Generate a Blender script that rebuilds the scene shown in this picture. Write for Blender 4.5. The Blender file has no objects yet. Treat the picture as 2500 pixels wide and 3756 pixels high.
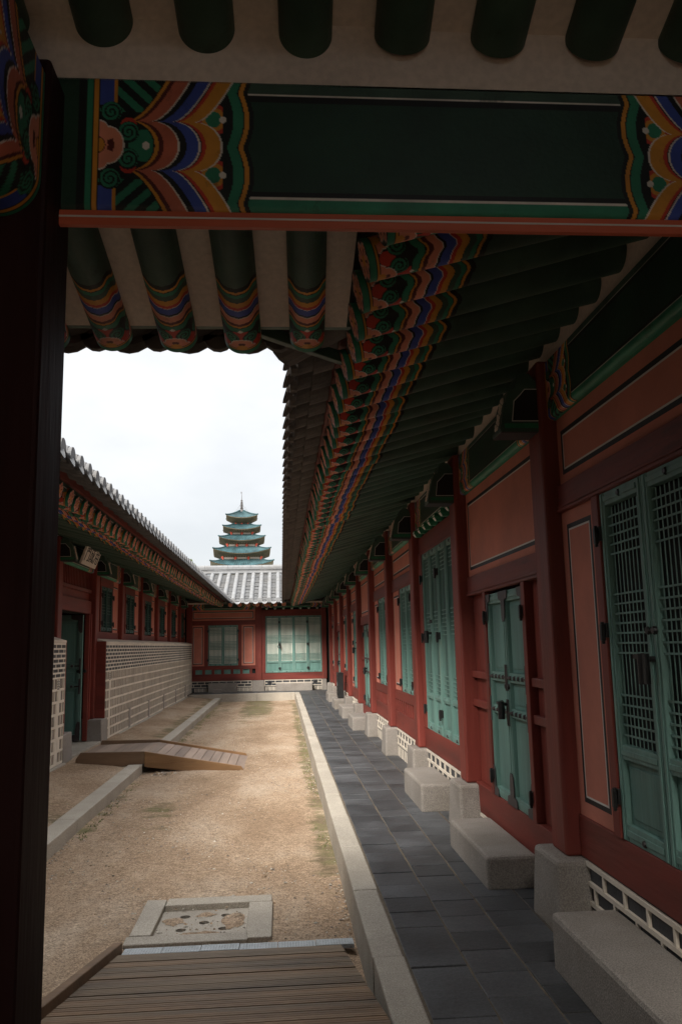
import bpy, bmesh, math, random
import numpy as np
from mathutils import Vector, Matrix
random.seed(7); rng = np.random.default_rng(7)
S = bpy.context.scene; C = S.collection; PI = math.pi
R = math.radians

# ------------------------------------------------------------------ materials
def nd(nt, t, **kw):
    n = nt.nodes.new(t)
    for k, v in kw.items():
        if k in n.inputs: n.inputs[k].default_value = v
        else: setattr(n, k, v)
    return n

def mat(name, col, rough=.65, var=.18, scale=3.0, stretch=(1, 1, 1), bump=.15, bscale=60, speck=0, speckscale=220,
        grime=0, spec=.4, attr=False, metal=0, wear=None, wearamt=.0, wearscale=9):
    m = bpy.data.materials.new(name); m.use_nodes = True
    nt = m.node_tree; nt.nodes.clear(); L = nt.links.new
    out = nd(nt, 'ShaderNodeOutputMaterial'); b = nd(nt, 'ShaderNodeBsdfPrincipled')
    b.inputs['Metallic'].default_value = metal; b.inputs['Specular IOR Level'].default_value = spec
    L(b.outputs[0], out.inputs[0])
    tc = nd(nt, 'ShaderNodeTexCoord'); oi = nd(nt, 'ShaderNodeObjectInfo')
    ml = nd(nt, 'ShaderNodeVectorMath', operation='SCALE'); ml.inputs[0].default_value = (13.1, 7.7, 5.3)
    L(oi.outputs['Random'], ml.inputs['Scale'])
    ad = nd(nt, 'ShaderNodeVectorMath', operation='ADD'); L(tc.outputs['Object'], ad.inputs[0]); L(ml.outputs[0], ad.inputs[1])
    mp = nd(nt, 'ShaderNodeMapping'); mp.inputs['Scale'].default_value = stretch; L(ad.outputs[0], mp.inputs[0])
    n1 = nd(nt, 'ShaderNodeTexNoise', Scale=scale, Detail=7.0, Roughness=.6); L(mp.outputs[0], n1.inputs['Vector'])
    mr = nd(nt, 'ShaderNodeMapRange'); mr.inputs[1].default_value = .3; mr.inputs[2].default_value = .7
    mr.inputs[3].default_value = 1 - var; mr.inputs[4].default_value = 1 + var; L(n1.outputs[0], mr.inputs[0])
    base = nd(nt, 'ShaderNodeVectorMath', operation='SCALE')
    if attr:
        at = nd(nt, 'ShaderNodeAttribute', attribute_name='Col'); L(at.outputs['Color'], base.inputs[0])
    else: base.inputs[0].default_value = col
    L(mr.outputs[0], base.inputs['Scale']); cur = base.outputs[0]
    if speck:
        n2 = nd(nt, 'ShaderNodeTexNoise', Scale=speckscale, Detail=2.0); L(ad.outputs[0], n2.inputs['Vector'])
        m2 = nd(nt, 'ShaderNodeMapRange'); m2.inputs[1].default_value = .35; m2.inputs[2].default_value = .65
        m2.inputs[3].default_value = 1 - speck; m2.inputs[4].default_value = 1 + speck; L(n2.outputs[0], m2.inputs[0])
        s2 = nd(nt, 'ShaderNodeVectorMath', operation='SCALE'); L(cur, s2.inputs[0]); L(m2.outputs[0], s2.inputs['Scale']); cur = s2.outputs[0]
    if grime:
        n3 = nd(nt, 'ShaderNodeTexNoise', Scale=1.3, Detail=8.0, Roughness=.7); L(ad.outputs[0], n3.inputs['Vector'])
        m3 = nd(nt, 'ShaderNodeMapRange'); m3.inputs[1].default_value = .45; m3.inputs[2].default_value = .75
        m3.inputs[3].default_value = 0; m3.inputs[4].default_value = grime; L(n3.outputs[0], m3.inputs[0])
        mx = nd(nt, 'ShaderNodeMix', data_type='RGBA'); L(m3.outputs[0], mx.inputs[0]); L(cur, mx.inputs[6])
        mx.inputs[7].default_value = (.11, .085, .055, 1); cur = mx.outputs[2]
    if wear is not None:
        n4 = nd(nt, 'ShaderNodeTexNoise', Scale=wearscale, Detail=9.0, Roughness=.75); L(mp.outputs[0], n4.inputs['Vector'])
        m4 = nd(nt, 'ShaderNodeMapRange'); m4.inputs[1].default_value = .6; m4.inputs[2].default_value = .68
        m4.inputs[3].default_value = 0; m4.inputs[4].default_value = wearamt; L(n4.outputs[0], m4.inputs[0])
        mx = nd(nt, 'ShaderNodeMix', data_type='RGBA'); L(m4.outputs[0], mx.inputs[0]); L(cur, mx.inputs[6])
        mx.inputs[7].default_value = (*wear, 1); cur = mx.outputs[2]
    L(cur, b.inputs['Base Color'])
    rr = nd(nt, 'ShaderNodeMapRange'); rr.inputs[3].default_value = rough - .12; rr.inputs[4].default_value = min(1, rough + .12)
    L(n1.outputs[0], rr.inputs[0]); L(rr.outputs[0], b.inputs['Roughness'])
    if bump:
        nb = nd(nt, 'ShaderNodeTexNoise', Scale=bscale, Detail=4.0); L(mp.outputs[0], nb.inputs['Vector'])
        bp = nd(nt, 'ShaderNodeBump', Strength=bump, Distance=.01); L(nb.outputs[0], bp.inputs['Height']); L(bp.outputs[0], b.inputs['Normal'])
    return m

V = (1, 1, .12); H1 = (.12, 1, 1)
M = dict(
 red=mat('red paint', (.18, .031, .021), .6, .38, 5, V, .25, 40, wear=(.34, .12, .08), wearamt=.5, wearscale=5, grime=.1),
 redh=mat('red paint beam', (.165, .028, .019), .6, .38, 5, H1, .25, 40, wear=(.06, .015, .012), wearamt=.6, wearscale=4, grime=.1),
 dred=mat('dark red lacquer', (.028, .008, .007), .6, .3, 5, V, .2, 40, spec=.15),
 orange_red=mat('vermilion trim', (.52, .11, .05), .55, .2, 6, H1, .15, 40),
 pink=mat('salmon plaster', (.55, .195, .135), .8, .15, 2.2, (1, 1, 1), .12, 90, grime=.12),
 black=mat('black paint and shade', (.013, .012, .013), .6, .2),
 white=mat('white line paint', (.62, .58, .54), .6, .1),
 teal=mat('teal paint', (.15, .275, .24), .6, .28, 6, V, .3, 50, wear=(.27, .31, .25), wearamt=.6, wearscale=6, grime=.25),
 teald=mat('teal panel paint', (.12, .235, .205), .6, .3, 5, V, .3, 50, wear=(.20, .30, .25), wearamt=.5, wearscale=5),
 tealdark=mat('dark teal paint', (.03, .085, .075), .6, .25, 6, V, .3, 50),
 void=mat('painted room darkness', (.012, .016, .015), .9, .2),  # near-black sheet colour standing in for the unlit rooms behind
 tealvoid=mat('teal paper behind lattice', (.014, .034, .029), .9, .25, 3),
 paper=mat('white window paper', (.82, .79, .70), .95, .06, 4, (1, 1, 1), 0),
 dgreen=mat('dark green paint', (.046, .086, .062), .55, .3, 4, (1, .1, 1), .3, 40),
 bgreen=mat('black green paint', (.011, .02, .016), .55, .3, 4, H1, .2, 40),
 lgreen=mat('bright green paint', (.02, .16, .075), .55, .2, 6),
 painted=mat('painted pattern', (1, 1, 1), .55, .3, 4, (1, 1, 1), .2, 60, attr=True, wear=(.02, .024, .018), wearamt=.45, wearscale=7),
 plaster=mat('white plaster', (.66, .555, .475), .9, .1, 1.7, (1, 1, 1), .15, 70, speck=.06, speckscale=40, wear=(.30, .22, .17), wearamt=.35, wearscale=3),
 granite=mat('granite', (.27, .24, .212), .8, .14, 2, (1, 1, 1), .35, 130, speck=.27, speckscale=150, grime=.5),
 graniteside=mat('pale granite', (.37, .33, .275), .8, .14, 1.5, (1, 1, 1), .3, 130, speck=.26, speckscale=150, grime=.3),
 tilefloor=mat('slate paving', (1, 1, 1), .5, .35, 3, (1, 1, 1), .3, 30, attr=True, speck=.2, speckscale=90, wear=(.13, .127, .122), wearamt=.4, wearscale=7),
 grout=mat('paving joint earth', (.12, .095, .068), .95, .3, 20),
 mortar=mat('pale mortar', (.68, .60, .50), .9, .1, 2, (1, 1, 1), .25, 60, grime=.3),
 brick=mat('grey brick', (.055, .055, .058), .8, .3, 8, (1, 1, 1), .3, 60),
 stone=mat('grey stone block', (1, 1, 1), .85, .2, 14, (1, 1, 1), .7, 40, speck=.3, speckscale=90, attr=True),
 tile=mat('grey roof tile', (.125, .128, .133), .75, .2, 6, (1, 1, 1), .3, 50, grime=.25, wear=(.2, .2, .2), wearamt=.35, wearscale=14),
 tileleft=mat('shaded roof tile', (.085, .087, .092), .75, .3, 6, (1, 1, 1), .3, 50, grime=.25, wear=(.16, .16, .16), wearamt=.35, wearscale=14),  # shade put into the left roof's colour, toning down its sunlit tile ends
 tiledark=mat('weathered roof tile', (.11, .095, .085), .8, .35, 5, (1, 1, 1), .3, 50, wear=(.16, .11, .07), wearamt=.4),
 signwhite=mat('white lacquer', (.72, .66, .58), .6, .08, 3),
 iron=mat('black iron', (.012, .011, .011), .5, .3, 20, (1, 1, 1), .2, 80, spec=.5),
 brass=mat('brown iron strap', (.055, .045, .045), .55, .25, 20),
 deck=mat('weathered decking', (.15, .095, .055), .6, .4, 2.5, (.6, 2.5, 1), .35, 40, wear=(.05, .043, .04), wearamt=.7, wearscale=3.2, attr=True),
 bridge=mat('orange timber', (.25, .14, .065), .55, .3, 5, (.15, 1, 1), .3, 40, wear=(.12, .05, .02), wearamt=.7, wearscale=2.2),
 bridgeold=mat('dark weathered timber', (.16, .10, .06), .65, .35, 5, (.15, 1, 1), .3, 40, wear=(.05, .035, .025), wearamt=.8, wearscale=2.2),
 plank=mat('grey timber plank', (.25, .18, .14), .7, .3, 5, (1, .1, 1), .35, 40, attr=True),
 steel=mat('galvanised strip', (.42, .45, .47), .5, .15, 12, (1, 1, 1), .8, 120, metal=.3),
 blackbox=mat('black enamel', (.018, .018, .018), .45, .2, 8),
 cream=mat('cream plaster', (.21, .18, .135), .8, .1, .5, bump=0),
 tealtile=mat('teal roof tile', (.019, .048, .055), .6, .5, .9, bump=0),
 pagdark=mat('painted bracket timber', (.06, .062, .045), .7, .4, 1.2, bump=0),
 pagred=mat('pagoda red', (.42, .06, .035), .6, .2, 1, bump=0),
 pagwhite=mat('pagoda white', (.30, .285, .27), .7, .1, 1, bump=0),
 bronze=mat('dark bronze', (.06, .055, .055), .5, .2, 2, bump=0),
 bark=mat('bark', (.09, .07, .05), .9, .3), leaf=mat('pale leaves', (.10, .13, .05), .7, .4, 2, bump=0),
)

# ------------------------------------------------------------------ mesh builder
class MB:
    def __init__(s): s.v = []; s.f = []; s.m = []; s.c = []; s.col = (1, 1, 1)
    def _add(s, vs, fs, mi=0):
        o = len(s.v); s.v += [tuple(p) for p in vs]; s.c += [s.col] * len(vs)
        for f in fs: s.f.append([i + o for i in f]); s.m.append(mi)
        return s
    def box(s, x0, x1, y0, y1, z0, z1, mi=0):
        vs = [(x, y, z) for z in (z0, z1) for y in (y0, y1) for x in (x0, x1)]
        return s._add(vs, [(0, 2, 3, 1), (4, 5, 7, 6), (0, 1, 5, 4), (2, 6, 7, 3), (0, 4, 6, 2), (1, 3, 7, 5)], mi)
    def taper(s, b, t, z0, z1, mi=0):   # b,t = (x0,x1,y0,y1)
        vs = [(b[i], b[2 + j], z0) for j in (0, 1) for i in (0, 1)] + [(t[i], t[2 + j], z1) for j in (0, 1) for i in (0, 1)]
        return s._add(vs, [(0, 2, 3, 1), (4, 5, 7, 6), (0, 1, 5, 4), (2, 6, 7, 3), (0, 4, 6, 2), (1, 3, 7, 5)], mi)
    def quad(s, a, b, c, d, mi=0): return s._add([a, b, c, d], [(0, 1, 2, 3)], mi)
    def prism(s, pts, axis, a0, a1, mi=0):   # pts 2D polygon, extruded along axis
        def p3(p, t): return {'x': (t, p[0], p[1]), 'y': (p[0], t, p[1]), 'z': (p[0], p[1], t)}[axis]
        n = len(pts); vs = [p3(p, a0) for p in pts] + [p3(p, a1) for p in pts]
        fs = [tuple(range(n))[::-1], tuple(range(n, 2 * n))] + [(i, (i + 1) % n, n + (i + 1) % n, n + i) for i in range(n)]
        return s._add(vs, fs, mi)
    def tube(s, p0, p1, r0, r1=None, n=10, mi=0, caps=True):
        r1 = r0 if r1 is None else r1; p0 = Vector(p0); p1 = Vector(p1); d = (p1 - p0).normalized()
        u = d.orthogonal().normalized(); w = d.cross(u); vs = []
        for p, r in ((p0, r0), (p1, r1)):
            vs += [p + (u * math.cos(2 * PI * i / n) + w * math.sin(2 * PI * i / n)) * r for i in range(n)]
        fs = [(i, (i + 1) % n, n + (i + 1) % n, n + i) for i in range(n)]
        if caps: fs += [tuple(range(n))[::-1], tuple(range(n, 2 * n))]
        return s._add(vs, fs, mi)
    def lathe(s, prof, n=16, cx=0, cy=0, mi=0):
        vs = [(cx + r * math.cos(2 * PI * i / n), cy + r * math.sin(2 * PI * i / n), z) for r, z in prof for i in range(n)]
        fs = [(k * n + i, k * n + (i + 1) % n, (k + 1) * n + (i + 1) % n, (k + 1) * n + i) for k in range(len(prof) - 1) for i in range(n)]
        return s._add(vs, fs, mi)
    def mesh(s, name, mats, smooth=False, recalc=True):
        me = bpy.data.meshes.new(name); me.from_pydata(s.v, [], s.f)
        for m in mats: me.materials.append(M[m])
        me.polygons.foreach_set('material_index', s.m)
        if any(c != (1, 1, 1) for c in s.c):
            ca = me.color_attributes.new('Col', 'FLOAT_COLOR', 'POINT')
            ca.data.foreach_set('color', np.array([(*c, 1) for c in s.c], 'f').ravel())
        if recalc:
            bm = bmesh.new(); bm.from_mesh(me); bmesh.ops.recalc_face_normals(bm, faces=bm.faces); bm.to_mesh(me); bm.free()
        if smooth: me.polygons.foreach_set('use_smooth', [True] * len(me.polygons))
        me.update(); return me
    def obj(s, name, mats, parent=None, bevel=0, smooth=False, loc=None, recalc=True):
        if isinstance(mats, str): mats = [mats]
        return put(name, s.mesh(name, mats, smooth, recalc), parent, loc, bevel)

def put(name, me, parent=None, loc=None, bevel=0, rot=None):
    o = bpy.data.objects.new(name, me); C.objects.link(o)
    if parent: o.parent = parent
    if loc: o.location = loc
    if rot: o.rotation_euler = rot
    if bevel:
        b = o.modifiers.new('edge', 'BEVEL'); b.width = bevel; b.segments = 2; b.limit_method = 'ANGLE'
    return o

def tag(o, label, cat, group=None):
    o['label'] = label; o['category'] = cat
    if group: o['group'] = group
    return o

def thing(name, label, cat, loc=(0, 0, 0), rz=0, group=None):
    o = bpy.data.objects.new(name, None); C.objects.link(o); o.location = loc; o.rotation_euler = (0, 0, rz)
    o.empty_display_size = .2
    return tag(o, label, cat, group)

def copy_tree(o, parent, loc=None):
    c = o.copy(); C.objects.link(c); c.parent = parent
    if loc is not None: c.location = loc
    for ch in list(o.children): copy_tree(ch, c)
    return c

def kind(o, k): o['kind'] = k; return o

# ------------------------------------------------------------------ painted patterns (colours that the paint itself has)
P = {k: np.array(v) for k, v in dict(green=(.03, .21, .12), dg=(.046, .086, .062), or_=(.62, .27, .035), blue=(.05, .085, .36),
     red=(.52, .05, .028), pink=(.72, .27, .17), brick=(.55, .15, .085), mar=(.11, .018, .015), blk=(.010, .011, .010), wht=(.70, .66, .6), bg=(.018, .050, .032)).items()}

def setc(c, mask, k): c[mask] = P[k]

def scroll(c, dx, dy, r):
    d = np.hypot(dx, dy); a = np.arctan2(dy, dx)
    setc(c, d < r * 1.06, 'blk')
    ph = (d / r * 2.2 + a / (2 * PI)) % 1
    setc(c, (d < r) & (ph < .62), 'green')

def lotus(c, r, th, R0):
    lim = R0 * (.78 + .22 * np.abs(np.cos(1.5 * th)) ** .5)
    setc(c, r < lim * 1.06, 'wht'); setc(c, r < lim, 'pink')
    blob = (np.abs(((th + PI / 3) % (2 * PI / 3)) - PI / 3) < .42) & (r > .42 * R0) & (r < .66 * R0)
    setc(c, blob, 'mar'); setc(c, r < .33 * R0, 'mar'); setc(c, r < .29 * R0, 'or_')

def rafter_col(u, phi):
    """u metres from the end, phi around from the underside"""
    c = np.zeros(u.shape + (3,)) + P['dg']; L = .46; s = phi * .083
    pm = np.abs((phi + 1.05) % 2.1 - 1.05); tri = np.clip((pm - .35) / .65, 0, 1); tri = tri * tri * (3 - 2 * tri); t = u / L; t = t - (.06 * tri + .012 * np.abs(np.sin(phi * 4.5))) * np.clip((t - .3) / .12, 0, 1) + .02
    setc(c, t < 1.0, 'blk'); setc(c, t < .945, 'or_'); setc(c, t < .915, 'blk'); setc(c, t < .905, 'green'); setc(c, t < .86, 'dg')
    setc(c, t < .80, 'blk'); setc(c, t < .795, 'or_'); setc(c, t < .73, 'red'); setc(c, t < .69, 'wht'); setc(c, t < .683, 'blue')
    setc(c, t < .60, 'blk'); setc(c, t < .575, 'wht'); setc(c, t < .567, 'pink'); setc(c, t < .49, 'mar'); setc(c, t < .452, 'or_')
    setc(c, t < .43, 'blk'); setc(c, t < .42, 'green'); setc(c, t < .365, 'blk')
    du = u - .145; m = t < .36
    for s0 in (-.165, 0, .165):
        w = (u > .095) & (u < .16) & (np.abs(s - s0) < (u - .085) * .45) & m; setc(c, w, 'red')
        setc(c, np.hypot(u - .163, s - s0) < .0095, 'wht')
    for s0 in (-.0825, .0825):
        setc(c, np.hypot(u - .07, s - s0) < .03, 'red')
    for s0 in (-.125, -.045, .045, .125): scroll(c, u - .112, s - s0, .036)
    for s0 in (-.17, 0, .17): lotus(c, np.hypot(u - .034, s - s0), np.arctan2(s - s0, u - .034), .066)
    setc(c, u < .039, 'blk'); setc(c, u < .036, 'or_'); setc(c, u < .027, 'blk'); setc(c, u < .024, 'green')
    for s0 in (-.17, 0, .17):  # the lotus heart sits on the orange ring
        rr = np.hypot(u - .036, s - s0); setc(c, (rr < .026) & (u > .036), 'or_')
    return c

def flower_col(r, th, R0):
    c = np.zeros(r.shape + (3,)) + P['blk']; q = r / R0
    pet = .56 + .34 * np.abs(np.cos(3 * th)) ** .6
    setc(c, q < pet + .04, 'wht'); setc(c, q < pet, 'pink'); setc(c, (q < .66) & (q > .3) & (np.abs(np.sin(3 * th)) < .35), 'mar')
    setc(c, q < .3, 'blk'); setc(c, q < .27, 'or_')
    return c

def beam_col(x, v, off=.02, k=1.0):
    """x metres from the beam's end in units of its height, v from -1 (bottom) to 1 (top)"""
    c = np.zeros(x.shape + (3,)) + P['bg']; a = np.abs(v)
    # middle field
    setc(c, v > .70, 'blk'); setc(c, v > .80, 'wht'); setc(c, v > .83, 'dg')
    setc(c, v < -.66, 'blk'); setc(c, v < -.735, 'wht'); setc(c, v < -.765, 'green')
    arc = np.where(a < .37, np.sqrt(np.clip(1 - (a / .37) ** 2, 0, 1)) * .20, .28 * (np.clip((a - .37) / .63, 0, 1)) ** .62)
    sc = .05 * np.abs(np.sin(v * 2.4 * PI / 2 + .0)); t = (x - off) * k
    end = 1.15 + sc
    setc(c, t < end + .035, 'blk'); setc(c, t < end, 'or_'); setc(c, t < end - .035, 'blk'); setc(c, t < end - .045, 'green'); setc(c, t < end - .12, 'blk')
    for v0 in (-.42, .42):
        d = np.hypot((t - .93), (v - v0) * .5); dm = t < 1.0
        setc(c, (d < .12) & dm, 'red'); setc(c, (d < .09) & dm, 'or_'); setc(c, (d < .06) & dm, 'green')
        setc(c, np.hypot(t - 1.0, (v - v0) * .5) < .026, 'wht')
    q = t - arc
    for lim, k in ((.80, 'wht'), (.785, 'or_'), (.675, 'red'), (.645, 'blk'), (.635, 'wht'), (.620, 'blue'), (.53, 'blk'), (.48, 'wht'), (.465, 'brick'), (.36, 'mar'), (.325, 'or_'), (.295, 'blk')):
        setc(c, q < lim, k)
    inner = q < .285
    st = ((t * .75 + a * .42) % .12) < .06
    setc(c, inner & (a > .5), 'blk'); setc(c, inner & (a > .5) & st, 'green'); setc(c, inner & (a <= .5), 'blk')
    setc(c, inner & (a <= .5) & (np.hypot(t - .42, v * .5) < .12), 'green'); setc(c, (np.hypot(t - .43, v * .5) < .03), 'wht')
    setc(c, inner & (t < .20) & (a > .6), 'blue'); setc(c, inner & (np.abs(t - .20) < .012) & (a > .6), 'or_')
    for v0 in (-.3, .3): setc(c, np.hypot(t - .30, (v - v0) * .5) < .06, 'red')
    for v0, t0 in ((-.5, .17), (.5, .17), (-.2, .30), (.2, .30)): scroll(c, t - t0, (v - v0) * .5, .075)
    lotus(c, np.hypot(t - .07, v * .5), np.arctan2(v * .5, t - .07), .19)
    setc(c, t < .085, 'blk'); setc(c, t < .075, 'or_'); setc(c, t < .045, 'blk'); setc(c, t < .035, 'green'); setc(c, t < -.01, 'blk'); setc(c, t < -.07, 'bg')
    return c

def grid_mesh(name, X, Y, Z, col, wrap=False):
    n0, n1 = X.shape; vs = np.stack([X, Y, Z], -1).reshape(-1, 3)
    i, j = np.meshgrid(np.arange(n0 - 1), np.arange(n1 - (0 if wrap else 1)), indexing='ij'); j2 = (j + 1) % n1
    f = np.stack([i * n1 + j, i * n1 + j2, (i + 1) * n1 + j2, (i + 1) * n1 + j], -1).reshape(-1, 4)
    return vs, f, col.reshape(-1, 3)

def from_grids(name, parts, mats=('painted',), smooth=True):
    vs, fs, cs, o = [], [], [], 0
    for v, f, c in parts: vs.append(v); fs.append(f + o); cs.append(c); o += len(v)
    vs = np.concatenate(vs); fs = np.concatenate(fs); cs = np.concatenate(cs)
    me = bpy.data.meshes.new(name); me.from_pydata(vs.tolist(), [], fs.tolist())
    ca = me.color_attributes.new('Col', 'FLOAT_COLOR', 'POINT')
    ca.data.foreach_set('color', np.concatenate([cs, np.ones((len(cs), 1))], 1).astype('f').ravel())
    for m in mats: me.materials.append(M[m])
    bm = bmesh.new(); bm.from_mesh(me); bmesh.ops.recalc_face_normals(bm, faces=bm.faces); bm.to_mesh(me); bm.free()
    if smooth: me.polygons.foreach_set('use_smooth', [True] * len(me.polygons))
    return me

RS = .27; RZ = 2.925; RR = .083
def rafter_mesh(length, nu=132, na=120, paint=True):
    ax = np.array([0, -1, RS]) / math.hypot(1, RS); up = np.array([0, RS, 1]) / math.hypot(1, RS)
    us = np.concatenate([np.linspace(0, .50, nu), np.linspace(.56, length, 10)])
    ph = np.linspace(-PI, PI, na, endpoint=False)
    U, A = np.meshgrid(us, ph, indexing='ij')
    wob = 1 + .012 * np.sin(U * 3.1 + 1) ; r = RR * wob
    pts = U[..., None] * ax + (r * np.sin(A))[..., None] * np.array([1, 0, 0]) - (r * np.cos(A))[..., None] * up
    g1 = grid_mesh('', pts[..., 0], pts[..., 1], pts[..., 2], rafter_col(U if paint else U + 1, A), True)
    rs = np.linspace(0.0001, 1, 14) * RR * (1 + .012 * math.sin(1)); Rr, A2 = np.meshgrid(rs, ph, indexing='ij')
    p2 = (Rr * np.sin(A2))[..., None] * np.array([1, 0, 0]) - (Rr * np.cos(A2))[..., None] * up + ax * 0
    g2 = grid_mesh('', p2[..., 0], p2[..., 1], p2[..., 2], flower_col(Rr, A2, RR), True)
    me = from_grids('rafter', [g1])
    # separate flat end so it shades flat
    e = from_grids('rafter_end', [g2], smooth=False)
    bm = bmesh.new(); bm.from_mesh(me); bm.from_mesh(e); bm.to_mesh(me); bm.free()
    return me

def beam_mesh(L, Hh, th, fine=150, off=.02, kx=1.0):
    """painted beam: x 0..L, front at y=0 (outward +y), z 0..Hh; thickness th behind"""
    zone = (1.34 + off) * Hh
    xs = np.concatenate([np.linspace(0, zone, fine), np.linspace(zone, L - zone, 8)[1:-1], np.linspace(L - zone, L, fine)])
    vs = np.linspace(-1, 1, int(fine * .8))
    X, Vv = np.meshgrid(xs, vs, indexing='ij'); xx = np.minimum(X, L - X) / Hh
    col = beam_col(xx, Vv, off, kx); rb = .03
    Zz = (Vv + 1) / 2 * Hh
    Y = np.where(Zz < rb, -(rb - np.sqrt(np.clip(rb ** 2 - (rb - Zz) ** 2, 0, None))), 0)
    g = grid_mesh('', X, Y, Zz, col)
    me = from_grids('painted_beam', [g])
    b = MB().box(0, L, -th, -rb - .001, .0, Hh)
    b.col = tuple(P['green']); b.c = [b.col] * len(b.v)
    m2 = b.mesh('x', ['painted']); bm = bmesh.new(); bm.from_mesh(me); bm.from_mesh(m2); bm.to_mesh(me); bm.free()
    return me

# ------------------------------------------------------------------ reusable hall parts (hall frame: x along, y outward, z up)
def pink_panel(root, x0, x1, z0, z1, d=-.02, mg=.055, mt=None, name='wall_panel'):
    b = MB(); mt = mg if mt is None else mt
    rects = [(x0, x1, z0, z1), (x0 + mg, x1 - mg, z0 + mg, z1 - mt)]
    for w in (.026, .010): a = rects[-1]; rects.append((a[0] + w, a[1] - w, a[2] + w, a[3] - w))
    for k, mi in zip(range(3), (0, 1, 2)):
        A, B = rects[k], rects[k + 1]
        a = [(A[0], d, A[2]), (A[1], d, A[2]), (A[1], d, A[3]), (A[0], d, A[3])]
        c = [(B[0], d, B[2]), (B[1], d, B[2]), (B[1], d, B[3]), (B[0], d, B[3])]
        for i in range(4): b.quad(a[i], a[(i + 1) % 4], c[(i + 1) % 4], c[i], mi)
    B = rects[-1]; b.quad((B[0], d, B[2]), (B[1], d, B[2]), (B[1], d, B[3]), (B[0], d, B[3]), 0)
    b.box(x0 + .001, x1 - .001, d - .03, d - .002, z0 + .001, z1 - .001, 0)
    return b.obj(name, ['pink', 'black', 'white'], root, recalc=False)

def flat(root, name, m, x0, x1, z0, z1, d0=-.05, d1=0., bevel=.006):
    return MB().box(x0, x1, d0, d1, z0, z1).obj(name, m, root, bevel)

def frame_box(b, w, h, st, rails, y0, y1, mi=0):
    """stiles and rails with a groove line; rails = list of (z0,z1)"""
    for xa, xb in ((0, st), (w - st, w)):
        b.box(xa + .001, xb - .001, y0, y1, 0, h, mi)
        b.box(xa + st * .3, xa + st * .7, y1, y1 + .006, 0.004, h - .004, mi)
    for za, zb in rails:
        b.box(st, w - st, y0, y1 - .002, za, zb, mi)
        b.box(st + .001, w - st - .001, y1 - .002, y1 + .004, za + (zb - za) * .3, za + (zb - za) * .7, mi)

class Leaf: pass
def make_leaf(w, h, panel=None, lat=None, groups=(5, 7, 5), nv=8, back='void', tone='teal', hinge_z=(), hinge_side=0, lock=False, studs=True, ptone='teald'):
    """one door or window leaf; returns an unparented object with its sub-parts"""
    st = .055; rails = [(0, .065), (h - .065, h)]
    if panel: rails += [(panel[1], lat[0])]; rails[0] = (0, panel[0])
    b = MB(); frame_box(b, w, h, st, rails, 0, .045)
    o = b.obj('door_leaf' if h > 1.4 else 'window_leaf', tone, None, .004)
    if panel:
        p = MB().box(st, w - st, .008, .02, panel[0], panel[1]).box(st + .03, w - st - .03, .02, .026, panel[0] + .03, panel[1] - .03)
        p.obj('lower_panel', ptone, o, .004)
    l0, l1 = lat; q = MB()
    ow = w - 2 * st; bt = .015 if back == 'paper' else .0085
    for i in range(nv):
        x = st + ow * (i + 1) / (nv + 1); q.box(x - bt / 2, x + bt / 2, .0245, .0265, l0, l1)
    pitch = ow / (nv + 1) * 1.12
    zs = [l1 - pitch * (k + 1) for k in range(groups[0])] + [l0 + pitch * (k + 1) for k in range(groups[2])]
    zc = l0 + (l1 - l0) * .5; zs += [zc + pitch * (k - (groups[1] - 1) / 2) for k in range(groups[1])]
    for z in zs: q.box(st, w - st, .0255, .030, z - bt / 2, z + bt / 2)
    q.obj('lattice', tone, o)
    MB().box(st, w - st, .0, .004, l0, l1).obj('window_paper' if back == 'paper' else 'backing', back, o)
    if studs:
        for z in (.03, h - .032): MB().tube((w * .5, .045, z), (w * .5, .056, z), .018, .012, 8).obj('iron_stud', 'iron', o)
    for z in hinge_z: hinge(o, -.01 if hinge_side == 0 else w + .01, z)
    if lock: padlock(o, w, lock, .72)
    return o

def hinge(o, x, z):
    b = MB().box(x - .03, x + .03, .03, .065, z - .035, z + .035).box(x - .022, x + .004, .065, .085, z - .05, z + .03).tube((x - .012, .075, z - .065), (x - .012, .075, z + .04), .009, n=8)
    return b.obj('hinge', 'iron', o, .003)

def padlock(o, x, z, s=1.0):
    b = MB()
    b.tube((x - .03, .11, z - .10 * s), (x - .03, .11, z + .075 * s), .034 * s, n=14)
    b.box(x - .03, x + .035, .095, .125, z + .045 * s, z + .07 * s)
    for k in range(10):
        a0, a1 = 2 * PI * k / 10, 2 * PI * (k + 1) / 10
        b.tube((x + .03 + .04 * math.cos(a0), .085, z + .05 * math.sin(a0)), (x + .03 + .04 * math.cos(a1), .085, z + .05 * math.sin(a1)), .008, n=6)
    b.tube((x, .045, z + .03), (x, .12, z + .03), .012, n=8)
    for dx in (-.028, .03): MB().tube((x + dx, .045, z + .15), (x + dx, .06, z + .15), .022, .015, 10).obj('iron_stud', 'iron', o)
    return b.obj('padlock', 'iron', o)

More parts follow.
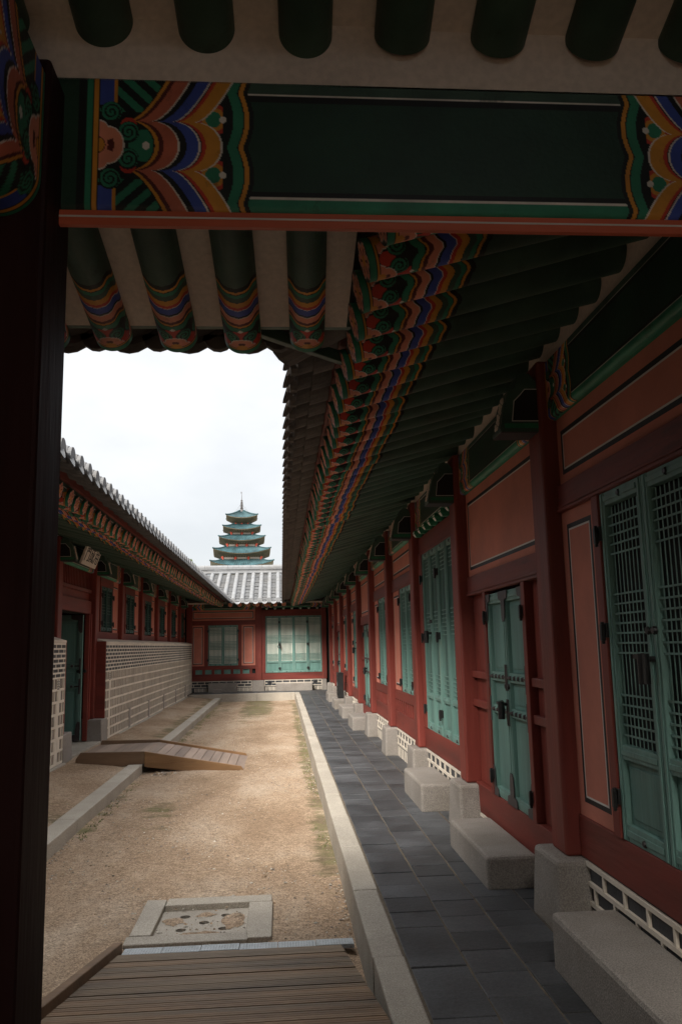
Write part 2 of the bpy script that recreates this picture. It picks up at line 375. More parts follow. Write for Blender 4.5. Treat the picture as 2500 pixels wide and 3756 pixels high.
def make_solid(w, h, side):
    st = .05; r1, r2 = (h * .405, h * .445), (h * .565, h * .61)
    b = MB(); frame_box(b, w, h, st, [(0, .07), (h - .075, h), r1, r2], 0, .045); o = b.obj('door_leaf', 'teal', None, .004)
    p = MB()
    for za, zb in ((.07, r1[0]), (r1[1], r2[0]), (r2[1], h - .075)):
        p.box(st, w - st, .006, .018, za, zb); p.box(st + .03, w - st - .03, .018, .024, za + .03, zb - .04)
    p.obj('door_panel', 'teald', o, .004)
    for z in (sum(r1) / 2, sum(r2) / 2):
        for k in range(4): MB().tube((st + (w - 2 * st) * (k + .5) / 4, .045, z), (st + (w - 2 * st) * (k + .5) / 4, .062, z), .017, .012, 8).obj('iron_stud', 'brass', o)
        MB().box(.010, .026, .05, .058, z - .09, z + .09).box(.026, .07, .05, .057, z - .008, z + .008).obj('iron_strap', 'brass', o)
        MB().box(w - .026, w - .010, .05, .058, z - .09, z + .09).box(w - .07, w - .026, .05, .057, z - .008, z + .008).obj('iron_strap', 'brass', o)
    for xa, sg in ((0, 1), (w, -1)):
        for zz, sz in ((h, -1), (0, 1)):
            pts = [(xa, zz), (xa + sg * .12, zz), (xa + sg * .115, zz + sz * .05), (xa + sg * .09, zz + sz * .06), (xa + sg * .05, zz + sz * .065), (xa + sg * .04, zz + sz * .19), (xa + sg * .022, zz + sz * .22), (xa, zz + sz * .21)]
            MB().prism([(p_[0], p_[1]) for p_ in pts], 'y', .0515, .056).obj('corner_strap', 'brass', o)
    for z in (h * .1, h * .89): hinge(o, -.01 if side == 0 else w + .01, z)
    return o

TP = {}
def leaf(key, builder):
    if key not in TP: TP[key] = builder()
    return TP[key]
def place(key, builder, root, loc):
    """first use moves the prototype itself, later uses copy it and each of its parts"""
    if key in TP: return copy_tree(TP[key], root, loc)
    o = builder(); o.parent = root; o.location = loc; TP[key] = o; return o

def column(root, x, z0=.366, z1=3.12, key='c'):
    def mk():
        return MB().box(-.12, .12, -.12, .078, z0, z1).obj('column', 'red', None, .018)
    return place(('col', key, z0), mk, root, (x, 0, 0))

def plinth(root, x, key='p'):
    def mk(): return MB().taper((-.245, .245, -.15, .172), (-.205, .205, -.15, .158), -.02, .366).obj('plinth_stone', 'granite', None, .024)
    return place(('pl', key), mk, root, (x, 0, 0))

def bracket(root, x, key='b'):
    """carved bracket head under the eave on each column"""
    def mk():
        e = MB()
        prof = [(.0, .0), (.222, .0), (.225, .02), (.19, .17), (.165, .25), (.13, .265), (.115, .33), (.085, .352), (.04, .35), (.0, .30)]
        e.prism([(p[0], p[1]) for p in prof], 'x', -.095, .095, 0)
        e.box(-.094, .094, .001, .221, -.005, -.0005, 1)  # black sheet paints shade on the underside, against bounce from the paving
        o = e.obj('bracket', ['dgreen', 'black'], None, .006)
        ins = [(.0, .06), (.165, .06), (.19, .03), (.155, .165), (.12, .21), (.085, .225), (.07, .26), (.03, .25), (.0, .26)]
        ins = [(.0, .065), (.15, .065), (.135, .18), (.10, .215), (.07, .25), (.0, .25)]
        edge = [(.0, .060), (.1555, .060), (.1395, .184), (.1025, .220), (.072, .2555), (.0, .2555)]
        for sx in (-1, 1):
            b = MB(); b.prism(edge, 'x', sx * .0955, sx * .097, 1); b.prism(ins, 'x', sx * .0972, sx * .0985, 0)
            b.box(min(sx * .0955, sx * .097), max(sx * .0955, sx * .097), .0, .2, .02, .048, 2)
            b.obj('painted_side', ['black', 'white', 'lgreen'], o, recalc=True)
        f = MB(); # carved flower on the slanted front
        n = 9
        for k in range(3):
            zc = .06 + k * .065; yc = .226 - (zc - .02) * .235
            for i in range(6):
                a = 2 * PI * i / 6; dx, dz = .03 * math.cos(a), .026 * math.sin(a)
                f.tube((dx, yc - dz * .235 - .002, zc + dz), (dx, yc - dz * .235 + .006, zc + dz), .014, .010, 7)
        f.obj('carved_flower', 'plaster', o)
        return o
    return place(('br', key), mk, root, (x, .078, 2.70))

def masonry_base(root, x0, x1, stones=False, z1=.362):
    """pale mortar grid over dark bricks, brick pattern stays inside the part"""
    o = MB().box(x0, x1, -.06, -.012, -.02, z1).obj('foundation_wall', 'brick', root)
    b = MB(); zlo = .15 if stones else .0; t = .022; z = z1 - t; b.box(x0, x1, -.012, .004, z1 - t, z1); r = 0
    while z > zlo + .03:
        zb = max(z - .072, zlo); L = .25; x = x0 + (0 if r % 2 else L * .5)
        b.box(x0, x1, -.012, .004, zb - t, zb)
        while x < x1 - .02:
            if x > x0: b.box(x - .010, x + .010, -.012, .003, zb, z)
            x += L
        z = zb - t; r += 1
    for xx in (x0 + .011, x1 - .011): b.box(xx - .011, xx + .011, -.012, .0025, zlo, z1 - t)
    b.obj('mortar_joint', 'mortar', o)
    if stones:
        s = MB(); x = x0 + .02
        while x < x1 - .1:
            g = random.uniform(.75, 1.1); s.col = (.36 * g, .32 * g, .27 * g); s.box(x, x + .11, -.02, -.002, .0, .128); x += .14
        s.obj('base_stone', 'stone', o)
        m = MB(); x = x0 + .005
        while x < x1: m.box(x - .012, x + .012, -.012, .003, .0, .128); x += .14
        m.obj('mortar_joint', 'mortar', o)
    return o

BEAMS = {}
def painted_beam(root, x0, x1, z0, z1, d=.03, fine=70):
    key = (round(x1 - x0, 2), round(z1 - z0, 2), fine)
    if key not in BEAMS: BEAMS[key] = beam_mesh(x1 - x0, z1 - z0, .09, fine)
    return put('painted_beam', BEAMS[key], root, (x0, d, z0))

def lotus_blocks(root, x0, x1, z, n):
    def mk():
        b = MB(); b.taper((-.035, .035, -.02, .05), (-.055, .055, -.02, .075), 0, .035, 0); b.box(-.055, .055, -.02, .075, .035, .07, 0)
        b.taper((-.022, .022, .051, .056), (-.036, .036, .068, .0765), .004, .033, 1); b.box(-.045, .045, .0751, .077, .045, .058, 1)
        return b.obj('lotus_block', ['lgreen', 'white'], None, .004)
    for i in range(n): place('lotus', mk, root, (x0 + (x1 - x0) * (i + .5) / n, .0, z))

# roofs ------------------------------------------------------------
def eave(root, x0, x1, dend, xs, skew=0, rlen=1.9, mesh_key='r', top=True, ridge=-1.6, tiles='tiledark', c0=None, c1=None, rc0=None, rc1=None, sx1=None, lipout=.035, lipdrop=.03, over=.26, rows=26, pitch=.3, stuff_from=None, back_slope=True):
    """rafters, soffit, fascia and tiles of one roof; c0,c1 = valley corners (x) past which the eave recedes at 45 degrees"""
    if mesh_key not in TP: TP[mesh_key] = rafter_mesh(rlen)
    for x in xs:
        y = dend
        if rc0 is not None and x < rc0: y = dend - (rc0 - x)
        if rc1 is not None and x > rc1: y = min(y, dend - (x - rc1))
        if y < dend - 1.0: continue
        o = put('rafter', TP[mesh_key], root, (x + random.uniform(-.006, .006), y + random.uniform(-.015, .015), RZ + RS * (dend - y) + random.uniform(-.008, .008)), rot=(0, random.uniform(-.02, .02), skew + random.uniform(-.003, .003)))
        q = random.uniform(.95, 1.05); o.scale = (q, 1, q)
    b = MB(); za = RZ + .02
    din = dend - (rlen + .2)
    b.prism([(dend - .06, za + RS * .06), (din, za + RS * (dend - din)), (din, za + RS * (dend - din) + .05), (dend - .06, za + .05 + RS * .06)], 'x', x0, x1 if sx1 is None else sx1)
    b.obj('soffit', 'plaster', root)
    f = MB(); fx0 = c0 if c0 is not None else x0; fx1 = c1 if c1 is not None else x1
    f.box(fx0, fx1, dend - .055, dend - .015, RZ + .04, RZ + .115, 0); f.box(fx0, fx1, dend - .0151, dend - .0135, RZ + .07, RZ + .078, 1)
    f.box(fx0, fx1, dend - .03, dend + .02, RZ + .117, RZ + .19, 2)
    f.obj('fascia_board', ['dgreen', 'white', 'redh'], root)
    # tiles
    TS = .40; ed = dend + over; ze = RZ + .13
    def zt(d): return ze + (ed - d) * TS
    t = MB(); n = int(round((x1 - x0) / pitch)); w = pitch / 2
    def arc(xc, d, dz, seg=6):
        return [(xc + w * u, d, zt(d) + dz - .055 * (1 - u * u)) for u in [(-1 + 2 * i / seg) for i in range(seg + 1)]]
    def pan(xc, da, db, dz, th):
        jit = random.uniform(-.006, .006)
        A = arc(xc, da, dz + jit + .026); B = arc(xc, db, dz + jit - .02); k = len(A)
        vs = A + B + [(p[0], p[1], p[2] + th) for p in A] + [(p[0], p[1], p[2] + th) for p in B]
        fs = []
        for i in range(k - 1):
            fs += [(i, i + 1, k + i + 1, k + i), (2 * k + i, 3 * k + i, 3 * k + i + 1, 2 * k + i + 1), (i, 2 * k + i, 2 * k + i + 1, i + 1)]
        fs += [(0, k, 3 * k, 2 * k), (k - 1, 3 * k - 1, 4 * k - 1, 2 * k - 1)]
        t._add(vs, fs)
    def halfround(xc, da, db, r0, r1):
        ns = 8; vs = []
        for d, r in ((da, r0), (db, r1)):
            vs += [(xc + r * math.cos(PI * i / ns), d, zt(d) + .0 + r * .95 * math.sin(PI * i / ns)) for i in range(ns + 1)]
        t._add(vs, [(i, i + 1, ns + 2 + i, ns + 1 + i) for i in range(ns)] + [tuple(range(ns + 1))])
    for i in range(n):
        xc = x0 + pitch * (i + .5); dd = ed
        if c0 is not None and xc < c0 + .3: dd = min(dd, dend + (xc - c0))
        if c1 is not None and xc > c1 - .3: dd = min(dd, dend + (c1 - xc))
        if dd < ridge + .3: continue
        # hanging lip, two layers at the eave, then the courses
        pan(xc, dd - .12, dd - .55, -.035, .02)
        if rows:
            d = dd; step = (dd - ridge) / rows if dd == ed else (ed - ridge) / rows
            while d > ridge + step * .5: pan(xc, d, max(d - step * 1.25, ridge), .0, .018); d -= step
        else:
            pan(xc, dd, dd - .6, 0, .02); pan(xc, dd - .5, ridge, 0, .02)
        lip = arc(xc, dd + .008, .0); k = len(lip)   # drip tile plate, tilted outward
        low = [(p[0] + (xc - p[0]) * .10, p[1] + .012 + lipout * (1 - ((p[0] - xc) / w) ** 2), p[2] - .012 - lipdrop * (1 - ((p[0] - xc) / w) ** 2)) for p in lip]
        t._add([(p[0], dd - .03, p[2]) for p in lip], [tuple(range(k))])
        vs = lip + low + [(p[0], p[1] - .016, p[2] + .012) for p in lip] + [(p[0], p[1] - .016, p[2]) for p in low]
        fs = []
        for a in range(k - 1): fs += [(a, a + 1, k + a + 1, k + a), (2 * k + a, 3 * k + a, 3 * k + a + 1, 2 * k + a + 1), (k + a, k + a + 1, 3 * k + a + 1, 3 * k + a), (a, 2 * k + a, 2 * k + a + 1, a + 1)]
        t._add(vs, fs)
        xr = x0 + pitch * (i + 1); dr = ed
        if c0 is not None and xr < c0 + .3: dr = min(dr, dend + (xr - c0))
        if c1 is not None and xr > c1 - .3: dr = min(dr, dend + (c1 - xr))
        d = dr - .02; q = .36
        while d > ridge + .05: halfround(xr, d, max(d - q - .02, ridge), .076, .070); d -= q
        t.tube((xr, dr - .03, zt(dr) - .005), (xr, dr + .012, zt(dr) - .005), .078, .078, 14)
    r = t.obj('roof', tiles, root, recalc=False)
    # solid roof body under the tiles so no light leaks
    zr = zt(ridge); g = MB()
    g.prism([(dend - .05, zt(dend) - .075), (ridge, zr - .075), (ridge - 2.6, zr - .075 - 1.1), (ridge - 2.6, zr - .2 - 1.1), (ridge, zr - .2), (dend - .05, zt(dend) - .10)], 'x', x0, x1 if sx1 is None else sx1)
    g.obj('roof_bed', 'tiledark', r)
    h = MB(); z = zr + .02
    for i in range(4):
        x = x0; hh = .05; off = .02 * (i % 2)
        while x < x1:
            L = random.uniform(.28, .42); j = random.uniform(-.006, .006)
            if i < 3: h.box(x, min(x + L, x1) - .004, ridge - .14 + off + j, ridge + .14 - off + j, z, z + hh - .008)
            x += L
        z += hh
    x = x0
    while x < x1:
        L = .42; h.tube((x, ridge, z - .03), (min(x + L, x1) - .006, ridge, z - .03 + random.uniform(-.004, .004)), .10, .10, 12); x += L
    h.tube((x0, ridge + .10, zr + .0), (x1, ridge + .10, zr), .055, n=10)
    h.obj('ridge', tiles, r)
    return r

# ==================================================================  SETTING
def ground_material(name, cols, moss=0, tone=1):
    m = bpy.data.materials.new(name); m.use_nodes = True; nt = m.node_tree; nt.nodes.clear(); L = nt.links.new
    out = nd(nt, 'ShaderNodeOutputMaterial'); b = nd(nt, 'ShaderNodeBsdfPrincipled', Roughness=.95); b.inputs['Specular IOR Level'].default_value = .15
    L(b.outputs[0], out.inputs[0]); tc = nd(nt, 'ShaderNodeTexCoord')
    n1 = nd(nt, 'ShaderNodeTexNoise', Scale=.9, Detail=8.0, Roughness=.62); mp = nd(nt, 'ShaderNodeMapping'); mp.inputs['Scale'].default_value = (1.5, .7, 1)
    L(tc.outputs['Object'], mp.inputs[0]); L(mp.outputs[0], n1.inputs['Vector'])
    cr = nd(nt, 'ShaderNodeValToRGB'); e = cr.color_ramp.elements
    e[0].position = .34; e[0].color = (*cols[0], 1); e[1].position = .66; e[1].color = (*cols[2], 1); x = e.new(.5); x.color = (*cols[1], 1)
    L(n1.outputs[0], cr.inputs[0]); cur = cr.outputs[0]
    for sc, lo, hi in ((22, .85, 1.15), (70, .68, 1.32), (210, .62, 1.38)):
        n2 = nd(nt, 'ShaderNodeTexNoise', Scale=sc, Detail=3.0); L(tc.outputs['Object'], n2.inputs['Vector'])
        m2 = nd(nt, 'ShaderNodeMapRange'); m2.inputs[1].default_value = .35; m2.inputs[2].default_value = .65; m2.inputs[3].default_value = lo; m2.inputs[4].default_value = hi
        L(n2.outputs[0], m2.inputs[0]); s2 = nd(nt, 'ShaderNodeVectorMath', operation='SCALE'); L(cur, s2.inputs[0]); L(m2.outputs[0], s2.inputs['Scale']); cur = s2.outputs[0]
    if moss:   # damp, mossy patches: a stain with a place of its own (vertex weight) broken up by noise
        at = nd(nt, 'ShaderNodeAttribute', attribute_name='Moss')
        n3 = nd(nt, 'ShaderNodeTexNoise', Scale=2.3, Detail=9.0, Roughness=.7); mp3 = nd(nt, 'ShaderNodeMapping'); mp3.inputs['Scale'].default_value = (.8, 1.3, 1)
        L(tc.outputs['Object'], mp3.inputs[0]); L(mp3.outputs[0], n3.inputs['Vector'])
        ad = nd(nt, 'ShaderNodeMath', operation='MULTIPLY_ADD'); ad.inputs[1].default_value = 2.0; L(n3.outputs[0], ad.inputs[0]); L(at.outputs['Fac'], ad.inputs[2])
        m3 = nd(nt, 'ShaderNodeMapRange'); m3.inputs[1].default_value = 1.36; m3.inputs[2].default_value = 1.62; m3.inputs[4].default_value = .75; L(ad.outputs[0], m3.inputs[0])
        n5 = nd(nt, 'ShaderNodeTexNoise', Scale=6, Detail=4.0); L(tc.outputs['Object'], n5.inputs['Vector'])
        cm = nd(nt, 'ShaderNodeValToRGB'); ce = cm.color_ramp.elements; ce[0].position = .4; ce[0].color = (.10, .08, .045, 1); ce[1].position = .62; ce[1].color = (.115, .115, .045, 1)
        L(n5.outputs[0], cm.inputs[0]); mx = nd(nt, 'ShaderNodeMix', data_type='RGBA'); L(m3.outputs[0], mx.inputs[0]); L(cur, mx.inputs[6]); L(cm.outputs[0], mx.inputs[7]); cur = mx.outputs[2]
    L(cur, b.inputs['Base Color'])
    nb = nd(nt, 'ShaderNodeTexNoise', Scale=70, Detail=6.0, Roughness=.7); L(tc.outputs['Object'], nb.inputs['Vector'])
    bp = nd(nt, 'ShaderNodeBump', Strength=.6, Distance=.02); L(nb.outputs[0], bp.inputs['Height']); L(bp.outputs[0], b.inputs['Normal'])
    return m
M['sand'] = ground_material('sandy earth', ((.25, .172, .112), (.325, .233, .158), (.40, .31, .228)), moss=1)
M['farground'] = ground_material('far earth', ((.2, .15, .1), (.25, .2, .14), (.3, .24, .17)))

def sand_sheet(name, x0, x1, y0, y1, z, moss):
    nx, ny = 60, 240; xs = np.linspace(x0, x1, nx); ys = np.linspace(y0, y1, ny); X, Y = np.meshgrid(xs, ys, indexing='ij')
    Z = z + .012 * np.sin(X * 2.1 + 1) * np.sin(Y * .9) + .006 * np.sin(X * 5 + Y * 2.7) + rng.normal(0, .0018, X.shape)
    if name[0] == 't': Z = Z + .085 * np.clip((-2.25 - X) / .8, 0, 1)
    if name[0] == 'c': Z = np.where((X > -.95) & (X < -.1) & (Y > 5.33) & (Y < 6.16), -.4, np.where((X > -1.3) & (X < .4) & (Y < 6.5), z + (Z - z) * .3, Z))
    v, f, _ = grid_mesh('', X, Y, Z, np.zeros(X.shape + (3,)))
    me = bpy.data.meshes.new(name); me.from_pydata(v.tolist(), [], f[:, ::-1].tolist()); me.materials.append(M['sand'])
    a = me.attributes.new('Moss', 'FLOAT', 'POINT'); a.data.foreach_set('value', moss(X, Y).astype('f').ravel())
    me.polygons.foreach_set('use_smooth', [True] * len(me.polygons))
    bm = bmesh.new(); bm.from_mesh(me); bmesh.ops.recalc_face_normals(bm, faces=bm.faces)
    if bm.faces[0].normal.z < 0: bmesh.ops.reverse_faces(bm, faces=bm.faces)
    bm.to_mesh(me); bm.free()
    return put(name, me)

def g(x, s): return np.exp(-(x / s) ** 2)
def moss_court(X, Y):
    right = .62 * g(X - .38, .17) * np.clip((Y - 5.3) / 2, 0, 1) * np.where(Y < 26, 1, 0)
    left = .52 * g(X + 1.95, .16) * np.clip((Y - 7.6) / 1.0, 0, 1) * (1 - .8 * g(Y - 12.5, 1.3))
    far = .74 * np.clip((Y - 17.5) / 6, 0, 1) * (.55 + .5 * g(X + .75, .5)) * (1 - .75 * g(X + 1.35, .18)) * (1 - .75 * g(X + .05, .22))
    mid = .46 * g(X + 1.3, .35) * g(Y - 9.5, .9)
    return np.maximum.reduce([right, left, far, mid])
def moss_left(X, Y):
    return np.maximum(.5 * g(X + 2.3, .22) * np.clip((Y - 14) / 2, 0, 1), .42 * g(X + 2.3, .3) * g(Y - 8.5, 1.2))
kind(sand_sheet('courtyard_ground', -2.02, .45, 2.6, 27.85, -.25, moss_court), 'structure')
kind(sand_sheet('terrace_ground', -3.2, -2.12, 2.6, 27.9, -.148, moss_left), 'structure')
kind(MB().box(-400, 400, -200, 600, -.9, -.42).obj('ground', 'farground'), 'structure')

# kerbs of granite blocks
b = MB()
def kerb_run(b, a0, a1, f0, f1, z0, z1, along, first=None, step=1.12):
    p = a0; nxt = first if first else a0 + step
    while p < a1 - .05:
        q = min(nxt, a1); j = random.uniform(-.003, .003)
        if along == 'y': b.box(f0 + j, f1 + j, p + .002, q - .002, z0, z1 + j)
        else: b.box(p + .002, q - .002, f0 + j, f1 + j, z0, z1 + j)
        p = q; nxt = q + step
kerb_run(b, 2.0, 27.95, .43, .58, -.4, 0., 'y', 2.03)
kerb_run(b, -3.05, .43, 27.80, 27.95, -.4, 0., 'x', -1.95, 1.13)
kind(b.obj('kerb', 'graniteside', bevel=.009), 'structure')
b = MB(); kerb_run(b, 5.2, 12.36, -2.2, -2.0, -.4, -.12, 'y', 8.55, 3.0); kerb_run(b, 14.0, 27.79, -2.2, -2.0, -.4, -.12, 'y', 17.2, 3.1)
kind(b.obj('kerb', 'graniteside', bevel=.009), 'structure')

# paved walkway: slate slabs with sandy joints
b = MB(); rows = [(.594, .860), (.872, 1.124), (1.136, 1.400), (1.412, 1.60)]
for ci, (xa, xb) in enumerate(rows):
    y = 1.7 + (.0 if ci % 2 == 0 else .14)
    while y < 29.2:
        L = random.uniform(.255, .285); j = random.uniform(-.0035, .0025); gx = random.uniform(-.003, .003)
        gg = random.uniform(.72, 1.3); b.col = (.060 * gg, .062 * gg, .066 * gg); b.box(xa + gx, xb + gx, y, min(y + L - .008, 29.27), -.05, -.004 + j); y += L
x = -3.0
while x < .57:
    y = 27.96
    for L in (.27, .27, .27, .27, .25): gg = random.uniform(.75, 1.25); b.col = (.06 * gg, .062 * gg, .066 * gg); b.box(x, x + .272, y, y + L - .007, -.05, -.004 + random.uniform(-.003, .003)); y += L
    x += .279
walk = b.obj('walkway', 'tilefloor', bevel=.003); kind(walk, 'structure')
b = MB().box(.575, 1.7, 1.5, 29.4, -.3, -.0105).box(-3.1, .58, 27.94, 29.4, -.3, -.0105)
kind(b.obj('walkway_bed', 'grout'), 'structure')

# ==================================================================  RIGHT HALL
BAY = 2.385; C0 = 4.62
hall = thing('palace_hall', 'long red hall on the right with teal doors and a row of painted green rafters', 'hall', (1.575, 0, 0), R(90))
cols = [C0 + BAY * i for i in range(-1, 11)]
for c in cols[1:-1]: plinth(hall, c); column(hall, c); bracket(hall, c)
for c in (cols[0],): plinth(hall, c); column(hall, c)
HW = .12
MB().box(1.0, 29.3, -.2, -.07, 0, 3.3).obj('wall', 'void', hall)  # opaque dark board behind the bays, added to keep light from leaking in
def beam_line(c, z0, z1): return flat(hall, 'sill_beam', 'redh', c + HW, c + BAY - HW, z0, z1, -.07, 0)
def lint(c, z0, z1):
    o = MB().box(c + HW, c + BAY - HW, -.07, .0, z0, z1).box(c + HW, c + BAY - HW, 0, .012, z0 + .002, z0 + .02).box(c + HW, c + BAY - HW, 0, .007, z0 + .024, z0 + .04).obj('lintel_beam', 'redh', hall, .004)
    return o
def post(x0, x1, z0, z1): return flat(hall, 'door_post', 'red', x0, x1, z0, z1, -.07, .012)

def b_bay0(): return make_leaf(.478, 1.625, (.075, .365), (.43, 1.55), hinge_z=(.18, .95, 1.42), lock=None)
for i in range(-1, 10):
    c = cols[i + 1]; a, e = c + HW, c + BAY - HW
    if i == -1: continue
for i in range(-1, 10):
    c = C0 + BAY * (i - 1) if i > 0 else C0 + BAY * (i - 1)
    # bay i lies between column i-1 and column i ; bay 0 is the nearest visible one
    if i < 0: continue
    c = C0 + BAY * (i - 1); a, e = c + HW, c + BAY - HW
    painted_beam(hall, a - .02, e + .02, 2.757, 3.10, .03, 120 if i < 2 else 60)
    kindb = ['low', 'solid', 'four', 'window', 'window', 'solid', 'tall', 'window', 'solid', 'window'][i]
    if kindb == 'low':
        beam_line(c, .372, .583); masonry_base(hall, a - .03, e + .03)
        lint(c, 2.212, 2.368); pink_panel(hall, a, e, 2.368, 2.757, mt=.08)
        m = (a + e) / 2; w = .478
        for k in range(2):
            place('L0' + str(k), lambda k=k: make_leaf(w, 1.625, (.075, .365), (.43, 1.55), hinge_z=(.19, .96, 1.43) , hinge_side=1 if k else 0, lock=(.80 if k == 0 else None)), hall, (m - w + .003 + k * w if False else m - w + k * w, -.045, .585))
        # leaves run from the far jamb toward the camera
        post(m + w, m + w + .085, .583, 2.212); post(m - w - .085, m - w, .583, 2.212)
        pink_panel(hall, m + w + .085, e, .583, 2.212, d=-.015, mg=.075); pink_panel(hall, a, m - w - .085, .583, 2.212, d=-.015, mg=.075)
    elif kindb == 'solid':
        z0, z1 = (.385, 1.86)
        beam_line(c, .16, z0 - .002); masonry_base(hall, a - .03, e + .03, z1=.155)
        lint(c, z1 + .025, 2.045); pink_panel(hall, a, e, 2.045, 2.757, mt=.08)
        m = (a + e) / 2 - .03; w = .483
        place('S0', lambda: make_solid(w, z1 - z0, 0), hall, (m - w, -.05, z0)); o = place('S1', lambda: make_solid(w, z1 - z0, 1), hall, (m, -.05, z0))
        if not any(ch.name.startswith('padlock') for ch in o.children): padlock(o, 0.0, .655, .68)
        post(m - w - .075, m - w, z0, z1 + .025); post(m + w, m + w + .075, z0, z1 + .025)
        for xa, xb in ((a, m - w - .075), (m + w + .075, e)):
            MB().box(xa, xb, -.07, -.045, z0, z1 + .025).box(xa, xb, -.045, -.005, 1.215, 1.27).box(xa, xb, -.045, -.005, .985, 1.04).obj('side_board', 'red', hall, .005)
    elif kindb == 'four':
        beam_line(c, .37, .593); masonry_base(hall, a - .03, e + .03)
        MB().box(a, e, -.07, 0, 2.485, 2.685).box(a, e, 0, .010, 2.487, 2.51).obj('lintel_beam', 'redh', hall, .004)
        lotus_blocks(hall, a, e, 2.686, 7)
        w = .433; m = (a + e) / 2; x0 = m - 2 * w + .0
        for k in range(4):
            place('F' + str(k), lambda k=k: make_leaf(w, 1.89, (.075, .33), (.385, 1.835), nv=8, back='tealvoid', hinge_z=(.22, .98, 1.62) if k in (1, 3, 2) else (), hinge_side=1 if k != 2 else 0, lock=(.985 if k == 2 else None)), hall, (x0 + k * w, -.045, .593))
        post(x0 - (x0 - a), x0, .593, 2.485); post(x0 + 4 * w, e, .593, 2.485)
    elif kindb in ('window', 'tall'):
        z0 = .885 if kindb == 'window' else .60
        masonry_base(hall, a - .03, e + .03, stones=i in (3, 4, 7, 9)); lint(c, 2.222, 2.395); pink_panel(hall, a, e, 2.395, 2.757, mt=.08)
        m = (a + e) / 2 - .2; w = .485
        if kindb == 'window':
            for k in range(2): place('W' + str(k), lambda k=k: make_leaf(w, 1.335, None, (.068, 1.268), back='tealvoid', hinge_z=(.13, .28 + .9), hinge_side=k), hall, (m - w + k * w, -.045, .887))
            beam_line(c, .76, .885); beam_line(c, .37, .60)
            # grille of short posts
            q = MB(); n = 12
            for k in range(n + 1):
                x = a + (e - a) * k / n; q.box(x - .028, x + .028, -.05, -.004, .60, .76)
            q.box(a, e, -.068, -.052, .60, .76); q.obj('slatted_grille', 'redh', hall, .003)
        else:
            for k in range(2): place('L0' + str(k), None, hall, (m - w + k * .48, -.045, .60))
            beam_line(c, .37, .60)
        post(m - w - .075, m - w, z0, 2.222); post(m + w, m + w + .075, z0, 2.222)
        pink_panel(hall, a, m - w - .075, z0, 2.222, d=-.015, mg=.06); pink_panel(hall, m + w + .075, e, z0, 2.222, d=-.015, mg=.06)
rx = [C0 + BAY / 8 * (k + .12) for k in range(-7, 85)]
MB().box(.5, 29.3, -.06, .0, 3.10, 3.36).obj('plaster_band', 'plaster', hall)
eave(hall, 2.25, 31.05, 1.24, rx, c0=3.65, c1=28.0, rc1=28.0, rows=0, ridge=-1.6)

b = MB()   # diagonal board and trough tile in the inner corner by the gate
def bar(b, p, q, w_, z0, z1, mi=0):
    d = Vector((q[0] - p[0], q[1] - p[1], 0)).normalized(); n_ = Vector((-d.y, d.x, 0)) * w_
    P_ = [(p[0] - n_.x, p[1] - n_.y), (q[0] - n_.x, q[1] - n_.y), (q[0] + n_.x, q[1] + n_.y), (p[0] + n_.x, p[1] + n_.y)]
    b.prism([(y_, 1.575 - x_) for x_, y_ in P_], 'z', z0, z1, mi)
bar(b, (-.14, 3.66), (.38, 4.14), .02, 2.95, 3.01); b.obj('corner_board', 'dgreen', hall, .004)
b = MB()
for k in range(3):
    o_ = .17 * k; b.tube((4.10 - o_, 1.575 - (.03 + o_), 3.055 + .035 * k), (3.86 - o_, 1.575 - (.27 + o_), 3.10 + .035 * k), .115, .105, 16)
b.obj('valley_tile', 'tiledark', hall)

# ==================================================================  BACK HALL
back = thing('palace_hall', 'hall across the far end with white papered lattice windows under a grey tiled roof', 'hall', (0, 29.3, 0), R(180))
bx = lambda x: -x     # world x to hall x
def bflat(name, m, x0, x1, z0, z1, d0=-.05, d1=0., bv=.005): return flat(back, name, m, -x1, -x0, z0, z1, d0, d1, bv)
MB().box(-2.6, 4.2, -.3, -.07, 0, 3.3).obj('wall', 'void', back)  # added dark board, blocks leaks behind the far bays
def sq_col(x, w): return MB().box(-x - w / 2, -x + w / 2, -.12, .06, .366, 3.12).obj('column', 'red', back, .012)
sq_col(-.80, .22); sq_col(1.50, .17); sq_col(-3.2, .2)
for xa, xb in ((-1.04, -.594), (1.385, 1.575)):
    MB().taper((-xb, -xa, -.1, .16), (-xb + .02, -xa - .02, -.1, .14), -.02, .362).obj('plinth_stone', 'granite', back, .015)
bflat('sill_beam', 'redh', -3.14, -.91, .37, .60); bflat('sill_beam', 'redh', -3.14, -.91, .755, .885)
q = MB()
for k in range(7):
    x = -3.03 + 1.96 * k / 6 + .0; MB().box(-x - .045, -x + .045, -.05, -.003, .60, .755).obj('grille_post', 'redh', back, .003)
for k in range(6): q.box(-(-3.03 + 1.96 * (k + .12) / 6), -(-3.03 + 1.96 * (k + .88) / 6), -.06, -.035, .60, .755)
q.obj('teal_vent', 'teald', back)
bflat('lintel_beam', 'redh', -3.14, -.91, 2.29, 2.45, -.06, .004)
pink_panel(back, .915, 3.14, 2.45, 2.815, d=-.01, mg=.06)
pink_panel(back, 2.68, 3.14, .885, 2.29, d=-.01, mg=.06); pink_panel(back, .915, 1.39, .885, 2.29, d=-.01, mg=.06)
bflat('door_post', 'red', -2.68, -2.55, .885, 2.29, -.06, .008); bflat('door_post', 'red', -1.513, -1.39, .885, 2.29, -.06, .008)
w = .518
for k in range(2):
    place('BW%d' % k, lambda k=k: make_leaf(w, 1.395, None, (.07, 1.32), groups=(5, 6, 5), nv=8, back='paper', hinge_z=(.2, 1.2), hinge_side=k), back, (1.513 + k * w, -.03, .888))
